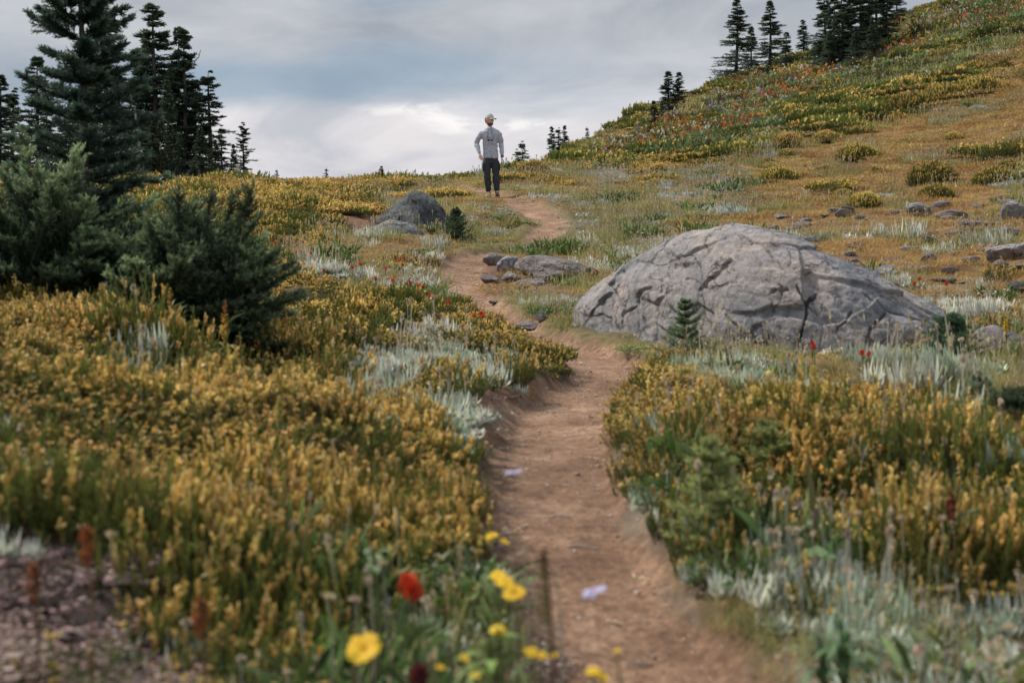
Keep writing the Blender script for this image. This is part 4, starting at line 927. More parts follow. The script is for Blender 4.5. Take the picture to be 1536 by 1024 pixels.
for px, tr_, Y_, k, w, lab in [
    (0, 112, 50, 0, 1.2, 'dark fir cut by the left edge of the view'), (20, 128, 54, 3, 1.2, 'open-branched fir right of the one cut by the left edge'), (57, 85, 53, 1, 1.15, 'narrow fir standing free between the edge firs and the young fir'),
    (70, 152, 49, 4, 1.2, 'short thin fir close beside the narrow free-standing fir'), (38, 205, 47, 3, 1.8, 'short bushy fir below the narrow free-standing fir'), (160, 22, 52, 0, 1.15, 'tall wide fir mostly hidden behind the young fir'),
    (140, 70, 54, 1, 1.2, 'fir half hidden left of the tall wide one behind the young fir'), (180, 110, 50, 1, 1.3, 'shorter fir half hidden right of the tall wide one'),
    (205, 97, 51, 4, 1.2, 'thin ragged fir with a bleached trunk left of the tallest spire'), (219, 54, 52, 1, .85, 'fir pressed against the left side of the tallest spire'),
    (232, 8, 51, 1, 1.15, 'tallest spire of the left firs'), (250, 120, 49, 2, .8, 'fir filling the gap right of the tallest spire'),
    (267, 42, 51, 1, .8, 'left half of the twin-topped dense fir'), (277, 45, 50.5, 1, 1.0, 'right half of the twin-topped dense fir'), (292, 120, 51, 1, 1.0, 'lower fir joined to the right of the twin-topped fir'),
    (314, 105, 50, 4, 1.25, 'slim ragged fir right of the twin-topped fir'), (333, 186, 49, 4, 1.1, 'small slim fir between the ragged fir and the light open one'), (350, 215, 48.5, 2, .8, 'very small fir left of the light open one'),
    (365, 180, 50, 3, 1.0, 'light open-branched fir standing last at the right of the left firs'), (322, 208, 47.5, 2, 1.0, 'small bushy fir in front of the ragged fir'),
    (228, 178, 46.5, 3, .9, 'pale young fir in front of the tallest spire'), (241, 172, 46.5, 3, .85, 'pale slim young fir before the tallest spire, the middle of three'), (254, 178, 46.8, 3, .9, 'pale young fir just left of the twin-topped fir'),
    (270, 200, 46.5, 2, .9, 'low pale fir at the foot of the twin-topped fir'), (300, 190, 47, 2, 1.0, 'low dark fir at the foot of the ragged fir'), (110, 160, 48, 2, 1.2, 'fir glimpsed behind the trunk of the young fir'), (90, 190, 47, 2, 1.2, 'small fir left of the trunk of the young fir'),
    (195, 190, 47, 2, 1.3, 'small fir under the bleached trunk')]:
    farfir(px, tr_, Y_, k, lab, GL_, w*1.2)
# shrubs of fir and a bleached snag
for px, tr_, Y_, w, lab in [(290, 246, 44, 2.6, 'dark low fir bush at the foot of the left firs'), (265, 250, 43.5, 2.4, 'dark low fir bush left of its neighbour below the twin-topped fir'), (572, 247, 42, 2.0, 'small round fir alone on the crest left of the dark boulder'),
                            (1100-62, 205, 62, 2.2, 'dark low bush just right of the ridge firs group of four'), (1030, 170, 70, 2.2, 'dark bush on the skyline right of the group of four firs')]:
    farfir(px, tr_, Y_, 2, lab, None, w, cat='shrub', name='fir_bush')
farfir(415, 252, 44, 4, 'tiny lone fir on the left crest nearest the tree group', None, 1.5)
farfir(490, 250, 45, 4, 'tiny lone fir on the crest between the tree group and the round fir', None, 1.5)
def snag(name, px, Y, pts, r0, label):
    p = at(px, Y); mb = MB(); s = Y/F
    tube(mb, [((x-px)*s, 0, (HR-y)*s-p.z) for x, y in pts], np.linspace(r0, r0*.25, len(pts)), (.3, .28, .26), 6)
    return tag(mb.build(name, [M_DEAD]), label, 'dead tree') and None
for nm, px, Y_, pts, r0, lab in [('dead_tree', 208, 49, [(209, 285), (207, 245), (209, 210), (205, 180), (201, 160)], .10, 'bleached dead trunk left of the tallest spire'),
                                 ('dead_branch', 293, 50, [(289, 100), (292, 92), (298, 86), (301, 75)], .035, 'bare crooked branch poking out right of the twin-topped fir')]:
    p = at(px, Y_); mb = MB(); s = Y_/F
    tube(mb, [((x-px)*s, 0, (HR-y)*s-p.z) for x, y in pts], np.linspace(r0, r0*.3, len(pts)), (.3, .28, .26), 6)
    tag(link(nm, mb.mesh(nm, [M_DEAD]), None, tuple(p)), lab, 'dead wood')
for px, tr_, bs, k, w, lab in [
    (1105, 0, 112, 2, 1.0, 'big wide fir first on the left of the upper right ridge'), (1127, 40, 104, 0, 1.0, 'shorter fir right of the big wide ridge fir'), (1155, 2, 93, 0, 1.05, 'tall fir standing second in height on the open ridge'),
    (1179, 48, 118, 0, 1.1, 'fir growing a little down the slope between the tall ridge fir and the small one'), (1205, 30, 74, 1, 1.1, 'small lone fir on the skyline left of the dense clump'), (1154, 94, 130, 1, 1.5, 'small dark fir below the tall ridge fir'),
    (1222, 62, 98, 0, 1.0, 'small fir at the left foot of the dense clump'), (1237, -18, 100, 0, .95, 'fir at the left end of the dense clump'), (1250, -6, 103, 1, 1.0, 'second fir from the left in the dense clump on the ridge'),
    (1263, -20, 101, 0, 1.0, 'third fir from the left in the dense clump on the ridge'), (1276, -4, 98, 1, 1.0, 'fourth fir from the left in the dense clump on the ridge'), (1290, -28, 94, 0, 1.0, 'fifth fir from the left in the dense clump on the ridge'), (1302, -22, 88, 1, 1.05, 'sixth fir from the left in the dense clump on the ridge'),
    (1315, -38, 80, 0, 1.0, 'seventh fir from the left in the dense clump on the ridge'), (1330, -34, 72, 1, 1.0, 'last fir at the right end of the dense clump'), (1245, 45, 106, 2, .9, 'low fir in front of the dense clump on the left'),
    (1283, 40, 101, 2, .9, 'low fir in front of the dense clump at its middle'), (1308, 30, 92, 2, .9, 'low fir in front of the dense clump on the right'), (1228, 60, 104, 2, .9, 'bushy fir skirt at the left of the dense clump'),
    (1345, -30, 40, 0, 1.0, 'fir on the skyline behind the right end of the clump'),
    (981, 150, 200, 0, 1.2, 'first fir on the left of four at mid ridge'), (1002, 107, 186, 1, 1.25, 'tallest of four firs at mid ridge'), (1018, 108, 178, 1, 1.15, 'rightmost of four firs at mid ridge'), (993, 150, 192, 2, .8, 'short fir between the four at mid ridge')]:
    farfir(px, tr_, 90, k, lab, GR_, w*1.5, base=bs+(12 if px > 1215 else 0))
for px, tr_, k, w, lab in [(783, 211, 4, 1.5, 'taller of two small far firs right of the man'), (776, 223, 4, 1.6, 'shorter of two small far firs right of the man'), (828, 190, 1, 1.1, 'left one of three distant firs on the saddle'),
                           (838, 191, 4, 1.5, 'middle one of three distant firs on the saddle'), (847, 188, 1, 1.2, 'right one of three distant firs on the saddle'), (880, 190, 4, 1.4, 'small fir alone right of the three distant ones'),
                           (897, 198, 4, 1.4, 'tiny fir on the rising skyline, second after the three distant ones'), (911, 184, 4, 1.3, 'tiny slim fir on the skyline, third after the three distant ones')]:
    farfir(px, tr_, 118, k, lab, 'small distant firs on the skyline', w)
# saplings
SAP = dict(z0=.02, up=.5, droop=.05, ragged=.4, flat=.9, whorl=6, tiptwig=.3)
for px, row, tp, wp, Y_, nbb, tipc, seed, lab in [
    (1068, 850, 655, 132, 4.15, 60, (.30, .34, .13), 31, 'yellowish young fir among silver leaves at the right edge of the trail'), (1150, 735, 632, 92, 5.2, 54, (.26, .30, .11), 32, 'yellowish young fir in the golden heather right of the trail'),
    (1028, 540, 446, 84, 9.6, 70, (.13, .19, .09), 33, 'slender green sapling in front of the left part of the big boulder'), (1430, 552, 472, 112, 9.2, 170, (.09, .14, .08), 34, 'dark green sapling at the right foot of the big boulder'),
    (1467, 645, 560, 84, 6.8, 90, (.15, .22, .15), 35, 'blue green sapling above the small dark heather mound'), (684, 366, 312, 46, 22.6, 90, (.07, .11, .06), 36, 'dark spruce-like sapling right of the dark pointed boulder'),
    (1045, 535, 505, 90, 9.9, 46, (.12, .17, .08), 37, 'low spreading fir at the foot of the slender sapling'), (578, 372, 350, 62, 22.3, 46, (.10, .19, .06), 38, 'low bright green fir sprawling before the pale rock'),
    (700, 370, 357, 26, 22.4, 40, (.06, .09, .05), 39, 'dark tuft of fir right of the sapling by the boulder'), (1535, 725, 640, 100, 5.6, 60, (.07, .10, .05), 40, 'dark fir seedling at the right edge with dead twigs'),
    (1405, 545, 515, 60, 9.5, 40, (.10, .15, .08), 41, 'small fir tuft left of the dark green sapling'), (645, 356, 348, 22, 23, 26, (.12, .17, .08), 42, 'pale leafy fir seedling at the foot of the dark boulder')]:
    p = at(px, Y_); zt = (HR-tp)/F*Y_; H = max(zt-p.z, .08); R = wp/F*Y_*.5
    nl = .02 if Y_ < 12 else .035; 
    fir('fir_sapling', lab, (p.x, p.y, p.z-.01), fir_parts(seed, H, R*1.1, int(nbb*.75), 5, 10 if Y_ < 12 else 8, nl, nl*.2, tip=tuple(c*1.6 for c in tipc), dark=tuple(c*.85 for c in tipc), trunk_r=.006 if Y_ < 12 else .012, **SAP), cat='sapling')

# ------------------------------------------------------------------ heather mounds on the hillside and by the trail
def mound(seed, n=900, h=.42, tips=.7, cols=(GOLD, CREAM, OLIVE, DGREEN)):
    r = np.random.default_rng(seed); mb = MB(); per = 9
    a = r.uniform(0, 2*math.pi, n); ph = np.arccos(r.uniform(0.0, 1, n)); D = np.column_stack([np.sin(ph)*np.cos(a), np.sin(ph)*np.sin(a), np.cos(ph)])
    lump = 1+.16*fbm(D[:, 0]*2.5+seed, D[:, 1]*2.5, D[:, 2]*2.5, oct=3, seed=seed); Sx = np.array([.5, .42, h])
    k = np.repeat(np.arange(n), per); t = np.tile(np.linspace(.2, 1, per), n)
    L = .10*r.uniform(.7, 1.25, n); up = nrm(D*.55+np.array([0, 0, .8]))
    P = (D*Sx*lump[:, None])[k]*.84+up[k]*(L[k]*t)[:, None]
    rad = nrm(r.normal(size=(len(k), 3))); Dn = nrm(rad*(1.1-.6*t)[:, None]+up[k]*(.4+.8*t)[:, None])
    isg = (r.uniform(0, 1, n) < tips*np.clip(.35+D[:, 2], 0, 1.2))[k]; br = r.uniform(.7, 1.15, n)[k][:, None]
    s = sstep(.5, .85, t)*isg; g = cols[3]*(1-t)[:, None]+cols[2]*t[:, None]
    c = g*(1-s)[:, None]+(cols[0]*.6+cols[1]*.4)*br*s[:, None]
    blades(mb, P, Dn, .028, .013, 1, None, c, prof=[1, .5])
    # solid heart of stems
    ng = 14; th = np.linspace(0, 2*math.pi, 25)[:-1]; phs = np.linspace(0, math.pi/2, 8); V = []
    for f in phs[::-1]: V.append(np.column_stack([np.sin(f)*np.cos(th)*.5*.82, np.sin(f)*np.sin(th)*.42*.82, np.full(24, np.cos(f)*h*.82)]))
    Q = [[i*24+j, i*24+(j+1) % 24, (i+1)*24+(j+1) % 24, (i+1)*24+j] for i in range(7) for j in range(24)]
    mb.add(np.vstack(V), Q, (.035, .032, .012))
    return mb.mesh('heather_mound', [M_LEAF])
MD = [mound(1, tips=.8), mound(2, tips=.55, h=.36), mound(3, tips=.35, h=.4)]
for px, row, w, k, lab in [
    (1234, 207, 54, 0, 'long gold-topped heather mound, upper of two touching ones mid slope'), (1241, 217, 50, 0, 'gold-topped heather mound, lower of two touching ones mid slope'), (1187, 224, 56, 0, 'broad golden heather mound left of the touching pair'),
    (1184, 236, 34, 1, 'small dark heather mound under the broad golden one'), (1292, 244, 72, 1, 'large round dark heather mound alone in the brown meadow'), (1172, 272, 62, 1, 'dark heather mound on the left of the brown meadow'),
    (1156, 249, 28, 2, 'little olive mound above the dark one on the left'), (1240, 264, 36, 0, 'small yellow mound between the dark left one and the round one'), (1359, 222, 36, 0, 'small yellow mound up right of the large round one'),
    (1433, 214, 34, 0, 'small yellow mound on the right of the upper meadow'), (1267, 302, 42, 0, 'golden mound above the stony ground'), (1303, 316, 62, 0, 'golden mound with silver leaves above the purplish grey rock'),
    (1407, 278, 88, 2, 'very dark wide mound in the right meadow'), (1500, 280, 72, 2, 'very dark mound near the right edge of the meadow'), (1520, 256, 44, 1, 'gold-rimmed dark mound at the right edge of the meadow'),
    (1375, 172, 92, 1, 'long dark heather ridge on the upper slope, left one'), (1430, 158, 90, 1, 'long dark heather ridge on the upper slope, middle one'), (1480, 148, 92, 1, 'long dark heather ridge on the upper slope, right one'),
    (1312, 190, 44, 0, 'yellow mound left of the long dark ridge'), (1350, 186, 40, 0, 'yellow mound under the left end of the long dark ridge'), (1386, 156, 30, 1, 'small dark mound above the long dark ridge'),
    (1275, 162, 70, 2, 'dark flat mound just under the flower band'), (1470, 118, 70, 2, 'dark mound near the right edge below the flower band'), (1520, 110, 60, 2, 'dark mound cut by the right edge below the flower band'),
    (1100, 236, 40, 0, 'pale gold mound on the lower left of the slope'), (1060, 252, 30, 1, 'low olive mound near the saddle'), (990, 262, 40, 0, 'low golden mound behind the trail crest'), (1265, 292, 36, 1, 'olive tuft above the golden mound'),
    (800, 266, 60, 0, 'golden heather hump on the crest right of the man'), (1410, 300, 60, 2, 'dark mound under the very dark wide one'), (1320, 258, 26, 1, 'small olive mound right of the large round one')]:
    p = hit(px, row); w_ = w/F*p.y
    o = link('heather_mound', MD[k], None, (p.x, p.y+w_*.3, p.z-.03*w_), random.uniform(-.3, .3), (w_, w_, w_*1.0))
    tag(o, lab, 'shrub', 'heather mounds on the slope')
GRN = (np.array([.14, .20, .05]), np.array([.22, .28, .09]), np.array([.08, .13, .03]), np.array([.035, .06, .018]))
MG = mound(9, n=700, tips=1, cols=GRN)
for px, row, w, lab in [(1235, 130, 22, 'bright green bush'), (1432, 130, 44, 'bright green bushy plant below the flower band at the right'), (1296, 182, 26, 'small yellow green bush in the upper meadow'), (1045, 330, 50, 'bright green patch of leaves behind the big boulder'),
                        (1122, 188, 30, 'green leafy bush on the left end of the flower band'), (1060, 196, 34, 'green bush right of the group of four firs')]:
    if lab == 'bright green bush': continue
    p = hit(px, row); w_ = w/F*p.y
    tag(link('bush', MG, None, (p.x, p.y, p.z-.02), random.uniform(0, 3), (w_, w_, w_*(.9 if row < 300 else .35))), lab, 'bush')

# ------------------------------------------------------------------ single flowers and plants
def stem(mb, p0, p1, r, col=(.12, .15, .05), bow=.04):
    p0, p1 = np.array(p0, float), np.array(p1, float); t = np.linspace(0, 1, 6)[:, None]
    tube(mb, p0*(1-t)+p1*t+np.array([bow, 0, 0])*np.linalg.norm(p1-p0)*np.sin(t*math.pi), r, col, 5)
def plant(name, label, cat, head, px, group, build, leaves=True, srad=.0022, scol=(.14, .16, .06), hn='flower_head'):
    """head: world point of the flower; its stem rises from the soil below"""
    for _ in range(30):
        if head.z-H1(head.x, head.y) > .05: break
        head = head*.97
    g = H1(head.x, head.y); t = thing(name, label, cat, (head.x, head.y, g), 0, group); h = head.z-g
    sm = MB(); stem(sm, (0, 0, -.02), (0, 0, h), srad, scol, .03)
    if leaves:
        n = 10; a = rng.uniform(0, 6.28, n); z = rng.uniform(0, h*.75, n); D = np.column_stack([np.cos(a)*.6, np.sin(a)*.6, np.ones(n)])
        blades(sm, np.column_stack([np.zeros(n), np.zeros(n), z]), D, h*.28, h*.03+.002, 2, np.column_stack([np.cos(a)*.3, np.sin(a)*.3, -.3*np.ones(n)]), (.09, .12, .04), (.14, .18, .06), prof=[.5, 1, .2])
    sm.build('stem', [M_LEAF], t)
    hb = MB(); build(hb, h); hb.build(hn, [M_PETAL], t)
    return t
def H3(px, row, Y_): return Vector(((px-CX)/F*Y_, Y_, (HR-row)/F*Y_))
def paint(sz):
    def b(mb, h):
        n = 34; t = rng.uniform(0, 1, n); a = rng.uniform(0, 6.28, n)
        D = np.column_stack([np.cos(a)*(1-t*.75), np.sin(a)*(1-t*.75), .55+.8*t]); P = np.column_stack([np.cos(a)*sz*.10, np.sin(a)*sz*.10, h-sz*.5+t*sz*.55])
        blades(mb, P, D, sz*.52, sz*.16, 2, None, vary((.38, .03, .012), n, .25), vary((.68, .06, .025), n, .15), prof=[.5, 1, .45])
    return b
def daisy(sz, col, cen, npet=13, tiltx=.5, wid=.3):
    def b(mb, h):
        tz = random.uniform(-.4, .4); ax = nrm(np.array([tz, -tiltx, 1.0])); u = nrm(np.cross(ax, [0, 1, .01])); v = np.cross(ax, u)
        a = np.linspace(0, 2*math.pi, npet, endpoint=False)+rng.normal(0, .08, npet)
        D = u*np.cos(a)[:, None]+v*np.sin(a)[:, None]+ax*rng.normal(.12, .12, (npet, 1)); P = np.tile([0, 0, h], (npet, 1))+D*sz*.06
        blades(mb, P, D, sz*.46, sz*wid, 3, ax*(-.12)*np.ones((npet, 1)), vary(col, npet, .08, .02)*.85, vary(col, npet, .06, .02), prof=[.35, .9, 1, .35], side=np.cross(D, ax))
        n = 40; q = rng.normal(0, sz*.055, (n, 2)); P = np.array([0, 0, h])+u*q[:, :1]+v*q[:, 1:]+ax*sz*.02
        blades(mb, P, np.tile(ax, (n, 1))+rng.normal(0, .3, (n, 3)), sz*.06, sz*.035, 1, None, vary(cen, n, .15))
    return b
YELC = (.90, .60, .035); 
plant('paintbrush_flower', 'large blurred red flower head close to the camera, left of the trail', 'flower', H3(613, 882, 2.75), 0, None, paint(.062))
for px, row, Y_, sz, tl, lab in [(545, 971, 2.35, .058, .9, 'large yellow daisy closest to the camera at the bottom'), (771, 888, 2.75, .045, .5, 'yellow daisy at the right end of the row of three by the trail'), (757, 872, 2.8, .036, .3, 'yellow daisy in the middle of the row of three by the trail'),
                         (747, 862, 2.85, .034, .3, 'yellow daisy at the top of the row of three by the trail'), (738, 803, 3.3, .032, .2, 'yellow daisy at the trail edge above the row of three'), (757, 812, 3.3, .026, .2, 'small yellow daisy touching the one at the trail edge'),
                         (745, 944, 2.5, .026, .3, 'pair of yellow buds above the green leaves near the bottom, left one'), (751, 948, 2.5, .022, .3, 'pair of yellow buds above the green leaves near the bottom, right one'), (797, 977, 2.4, .026, .3, 'small yellow flower near the dark bud stalk, left one'),
                         (811, 982, 2.4, .02, .3, 'small yellow flower near the dark bud stalk, right one'), (829, 983, 2.4, .018, .2, 'little orange yellow flower right of the dark bud stalk'), (889, 1006, 2.35, .024, .3, 'yellow flower at the bottom edge by the trail, left petals'),
                         (903, 1014, 2.35, .026, .3, 'yellow flower at the bottom edge by the trail, right one'), (926, 975, 2.4, .012, .2, 'tiny yellow bud on a thin stem over the trail'), (697, 986, 2.4, .018, .2, 'small golden bud left of the green leaves at the bottom'),
                         (660, 1000, 2.35, .016, .2, 'small orange bud near the bottom between the daisy and the green leaves'), (713, 1012, 2.35, .016, .2, 'small orange bud at the bottom edge')]:
    plant('yellow_flower', lab, 'flower', H3(px, row, Y_), 0, 'yellow flowers along the near trail edge', daisy(sz, YELC, (.75, .42, .03), 12, tl, .34))
for px, row, Y_, sz, lab in [(770, 708, 3.3, .045, 'pale lavender daisy over the trail, the upper one'), (891, 886, 2.75, .052, 'pale lavender daisy over the trail, the lower one')]:
    plant('lavender_daisy', lab, 'flower', H3(px, row, Y_), 0, None, daisy(sz, (.60, .56, .80), (.55, .42, .45), 26, .05, .14), False, .0008, (.22, .2, .14))
def spike(col, tipc, ln, wd, n=120):
    def b(mb, h):
        t = rng.uniform(0, 1, n); a = rng.uniform(0, 6.28, n); r_ = wd*np.sqrt(np.sin(np.clip(t*.9+.08, 0, 1)*math.pi))
        P = np.column_stack([np.cos(a)*r_*.3, np.sin(a)*r_*.3, h-ln+t*ln]); D = np.column_stack([np.cos(a), np.sin(a), .7*np.ones(n)])
        f = sstep(.7, .85, t)[:, None]; c = vary(col, n, .25, .06)*(1-f)+vary(tipc, n, .2, .05)*f
        blades(mb, P, D, r_+.002, wd*.5, 1, None, c, prof=[1, .5])
    return b
plant('bud_stalk', 'tall dark stalk with a maroon bud tip rising beside the trail at the bottom', 'flower', H3(816, 822, 2.2), 0, None, spike((.15, .13, .04), (.10, .012, .025), .12, .008, 130), False, .0035, (.12, .08, .05))
for px, row, Y_, ln, wd, c, lab in [(337, 452, 6.9, .20, .016, (.45, .28, .05), 'tall yellow seed spike with a reddish tip before the low fir'), (255, 432, 7.0, .17, .014, (.36, .24, .05), 'yellow seed spike standing left of the tall one before the low fir'),
                            (264, 458, 6.9, .12, .012, (.25, .15, .05), 'brownish short seed spike under the left yellow one'),
                            (130, 790, 2.6, .07, .013, (.30, .10, .035), 'blurred rusty brown seed spike at the left near the bare patch'), (50, 845, 2.5, .07, .012, (.24, .09, .04), 'blurred rusty seed spike at the left edge of the bare patch'),
                            (300, 895, 2.5, .07, .012, (.28, .10, .04), 'blurred rusty seed spike on the bare patch left of the daisy'), (1427, 738, 3.9, .08, .012, (.16, .025, .025), 'dark red seed spike among the heather at the right'),
                            (628, 995, 2.3, .05, .013, (.13, .02, .025), 'dark red seed spike at the bottom right of the large daisy'), (549, 678, 5.2, .06, .012, (.22, .05, .04), 'maroon seed spike in the heather left of the trail'),
                            (1508, 478, 9.0, .10, .014, (.62, .45, .04), 'tall yellow flower spike at the right edge over the tan slab'), (418, 600, 4.6, .07, .008, (.34, .33, .08), 'pale green grass spike standing above the heather')]:
    plant('seed_spike', lab, 'flower', H3(px, row, Y_), 0, None, spike(c, (.30, .11, .04) if px in (337,) else c, ln, wd), Y_ > 3, .003, (.16, .10, .05), hn='spike')
def everl(sz):
    def b(mb, h):
        n = 40; q = rng.normal(0, sz*.22, (n, 2)); P = np.column_stack([q, h+rng.uniform(-.2, .15, n)*sz])
        blades(mb, P, np.column_stack([q*20, np.ones(n)])+rng.normal(0, .4, (n, 3)), sz*.28, sz*.16, 1, None, vary((.52, .40, .28), n, .2, .05), prof=[1, .8])
    return b
for px, row, Y_, side in [(1230, 750, 3.9, 'r'), (1287, 770, 3.7, 'r'), (1352, 777, 3.9, 'r'), (1413, 777, 3.9, 'r'), (1153, 797, 3.6, 'r'), (1163, 799, 3.6, 'r'), (1183, 793, 3.7, 'r'), (1196, 794, 3.7, 'r'), (1218, 801, 3.6, 'r'), (1168, 819, 3.5, 'r'), (1200, 812, 3.5, 'r'),
                          (1175, 845, 3.3, 'r'), (1268, 855, 3.3, 'r'), (1423, 882, 3.1, 'r'), (1384, 910, 2.9, 'r'), (1435, 912, 2.9, 'r'), (1415, 930, 2.8, 'r'), (1513, 941, 2.8, 'r'), (1485, 968, 2.7, 'r'), (1483, 987, 2.6, 'r'), (1375, 980, 2.6, 'r'), (1405, 1003, 2.5, 'r'),
                          (166, 801, 3.3, 'l'), (122, 790, 3.4, 'l'), (555, 870, 2.9, 'l'), (492, 895, 2.8, 'l'), (532, 900, 2.8, 'l'), (574, 845, 3.1, 'l'), (786, 830, 3.1, 'l'), (766, 838, 3.1, 'l'), (800, 850, 3.0, 'l'), (836, 872, 2.9, 'l')]:
    plant('everlasting_flower', 'dry tan everlasting flower on a thin woolly stem, right of the trail' if side == 'r' else 'dry tan everlasting flower on a thin woolly stem, left of the trail', 'flower',
          H3(px, row, Y_), 0, 'dry everlasting flowers right of the trail' if side == 'r' else 'dry everlasting flowers left of the trail', everl(.022), False, .0018, (.36, .34, .27))
REDS = [(528, 400), (563, 418), (578, 402), (582, 418), (589, 420), (607, 387), (604, 397), (615, 424), (627, 428), (635, 430), (646, 442), (658, 431), (673, 453), (558, 405), (597, 390), (444, 378), (458, 379), (466, 380), (485, 405), (412, 364), (448, 395), (540, 395)]
REDB = [(711, 472), (724, 474), (721, 470)]; REDR = [(887, 412), (905, 415), (891, 408), (1290, 398), (1372, 425), (1379, 418), (1419, 425), (1221, 520), (1293, 528), (1303, 530), (1445, 490), (1218, 514)]
REDU = [(915, 255), (930, 312), (925, 316), (960, 330), (1090, 300), (835, 243), (890, 385), (1005, 300), (915, 262)]
for lst, lab, grp in ((REDS, 'small red paintbrush flower in the grass left of the upper trail', 'red flowers left of the upper trail'), (REDB, 'red paintbrush flower in the heather at the upper trail bend', 'red flowers at the trail bend'),
                      (REDR, 'small red paintbrush flower near the big boulder', 'red flowers round the big boulder'), (REDU, 'tiny red flower in the meadow behind the big boulder', 'red flowers in the upper meadow')):
    for px, row in lst:
        p = hit(px, row); 
        for _ in range(4): p = hit(px, row+.16*F/p.y)
        plant('paintbrush_flower', lab, 'flower', H3(px, row, p.y), 0, grp, paint(.030+.0008*p.y), True, .003)
# broad-leaved plants before the low firs
def broad(px, row, Y_, n, ln, wd, label, col=(.13, .19, .09), seed=1, el=(.4, 1.2)):
    r = np.random.default_rng(seed); p = at(px, Y_); z0 = max(.0, (HR-row)/F*Y_-p.z)
    t = thing('broad_leaf_plant', label, 'plant', tuple(p))
    sm = MB(); stem(sm, (0, 0, -.02), (0, 0, z0+ln*.3), .005, (.14, .17, .07)); sm.build('stem', [M_LEAF], t)
    for k in range(n):
        mb = MB(); a = r.uniform(0, 6.28); e = r.uniform(*el); D = np.array([[math.cos(a)*math.cos(e), math.sin(a)*math.cos(e), math.sin(e)]])
        b = D*[[.3, .3, 0]]+[[0, 0, -.75]]
        blades(mb, [[0, 0, z0+r.uniform(-.3, .3)*ln]], D, ln*r.uniform(.7, 1.1), wd, 7, b, np.array(col)*.8, np.array(col)*1.15, prof=[.25, .7, .95, 1, .9, .7, .4, .05], side=np.cross(D, [0, 0, 1.]))
        mb.build('leaf', [M_LEAF], t)
broad(240, 520, 6.9, 7, .16, .05, 'green corn lily with drooping broad leaves at the foot of the low fir', seed=2)
broad(285, 530, 6.8, 5, .17, .045, 'corn lily with long arched leaves right of the drooping one', (.17, .22, .11), 3)
broad(337, 535, 6.6, 8, .13, .022, 'yellowing plant with narrow fanned leaves under the tall seed spike', (.33, .32, .09), 4, (.5, 1.3))
broad(120, 570, 5.4, 5, .10, .02, 'small grey green leafy plant in the heather at the left', (.22, .28, .2), 5)
broad(735, 985, 2.5, 9, .10, .026, 'yellow green leafy plant near the bottom under the yellow buds', (.20, .27, .07), 6, (.7, 1.4))
broad(560, 850, 2.9, 6, .09, .024, 'pale green broad leaves behind the large red flower', (.20, .27, .14), 7, (.7, 1.4))
broad(285, 815, 3.5, 6, .07, .03, 'yellow green leafy sprig over the edge of the bare patch', (.30, .33, .12), 8, (.3, 1.2))
broad(1265, 1015, 2.8, 26, .17, .016, 'clump of tall green blades at the right foreground', (.10, .17, .07), 9, (1.0, 1.5))
broad(1235, 1010, 2.85, 22, .15, .014, 'second clump of tall green blades left of the first at the right foreground', (.11, .18, .08), 10, (1.0, 1.5))
# dead twigs on the trail
for px, Y_, ln, a, lab in [(700, 15.9, .35, .2, 'thin grey twig lying on the upper trail'), (875, 4.5, .10, -.5, 'short dead twig on the near trail'), (840, 4.9, .08, .3, 'small dead twig on the near trail, above the short one'), (960, 3.6, .07, .1, 'pale stick end at the right edge of the near trail'), (1265, 3.75, .05, .2, 'short pale stick among silver leaves at the right')]:
    p = at(px, Y_); mb = MB(); tube(mb, [(-ln/2, 0, .006), (-ln*.2, ln*.06, .012), (ln*.15, 0, .01), (ln/2, ln*.1, .006)], [.002+.008*ln]*4, (.3, .26, .22), 5); tube(mb, [(0, 0, .01), (ln*.2, ln*.2, .012)], .004*ln+.001, (.3, .26, .22), 4)
    tag(link('twig', mb.mesh('twig', [M_DEAD]), None, tuple(p), a), lab, 'twig')
# ------------------------------------------------------------------ the walker
def clothmat(name, col, sc=60, amt=.12, rough=.85): return flatmat(name, col, rough, sc, amt, .35, .004, .2)
M_SKIN = flatmat('skin', (.58, .36, .28), .5, 40, .08, .1, .001, .4)
M_SHIRT = clothmat('grey_blue_knit', (.41, .425, .49)); M_TROU = clothmat('charcoal_cloth', (.042, .045, .052)); M_BOOT = clothmat('brown_leather', (.20, .085, .05), 30, .3, .6)
M_SOLE = clothmat('black_rubber', (.02, .02, .02)); M_CAP = clothmat('pale_grey_cap_cloth', (.42, .41, .42)); M_BEARD = flatmat('ginger_beard', (.16, .07, .04), .9, 160, .5, .8, .004)
M_DARK = flatmat('dark_plastic', (.015, .016, .02), .25, 10, .1, 0); M_CORD = clothmat('dark_cord', (.05, .05, .06)); M_UNDER = clothmat('cap_underside', (.07, .06, .06))
def skin_mesh(name, verts, edges, root=0, sub=2, mat=None):
    """verts: (x, y, z, rx, ry); a smooth skin grown round the joints"""
    me = bpy.data.meshes.new(name); me.from_pydata([v[:3] for v in verts], edges, [])
    o = bpy.data.objects.new(name, me); COL.objects.link(o)
    md = o.modifiers.new('skin', 'SKIN'); md.use_smooth_shade = True; md.branch_smoothing = .6
    if not me.skin_vertices: me.skin_vertices.new()
    for i, v in enumerate(verts):
        s = me.skin_vertices[0].data[i]; s.radius = (v[3], v[4] if len(v) > 4 else v[3]); s.use_root = (i == root)
    ms = o.modifiers.new('sub', 'SUBSURF'); ms.levels = ms.render_levels = sub
    return o
def bake(o):
    dg = bpy.context.evaluated_depsgraph_get(); ev = o.evaluated_get(dg); me = bpy.data.meshes.new_from_object(ev, preserve_all_data_layers=False, depsgraph=dg)
    COL.objects.unlink(o); bpy.data.objects.remove(o); return me
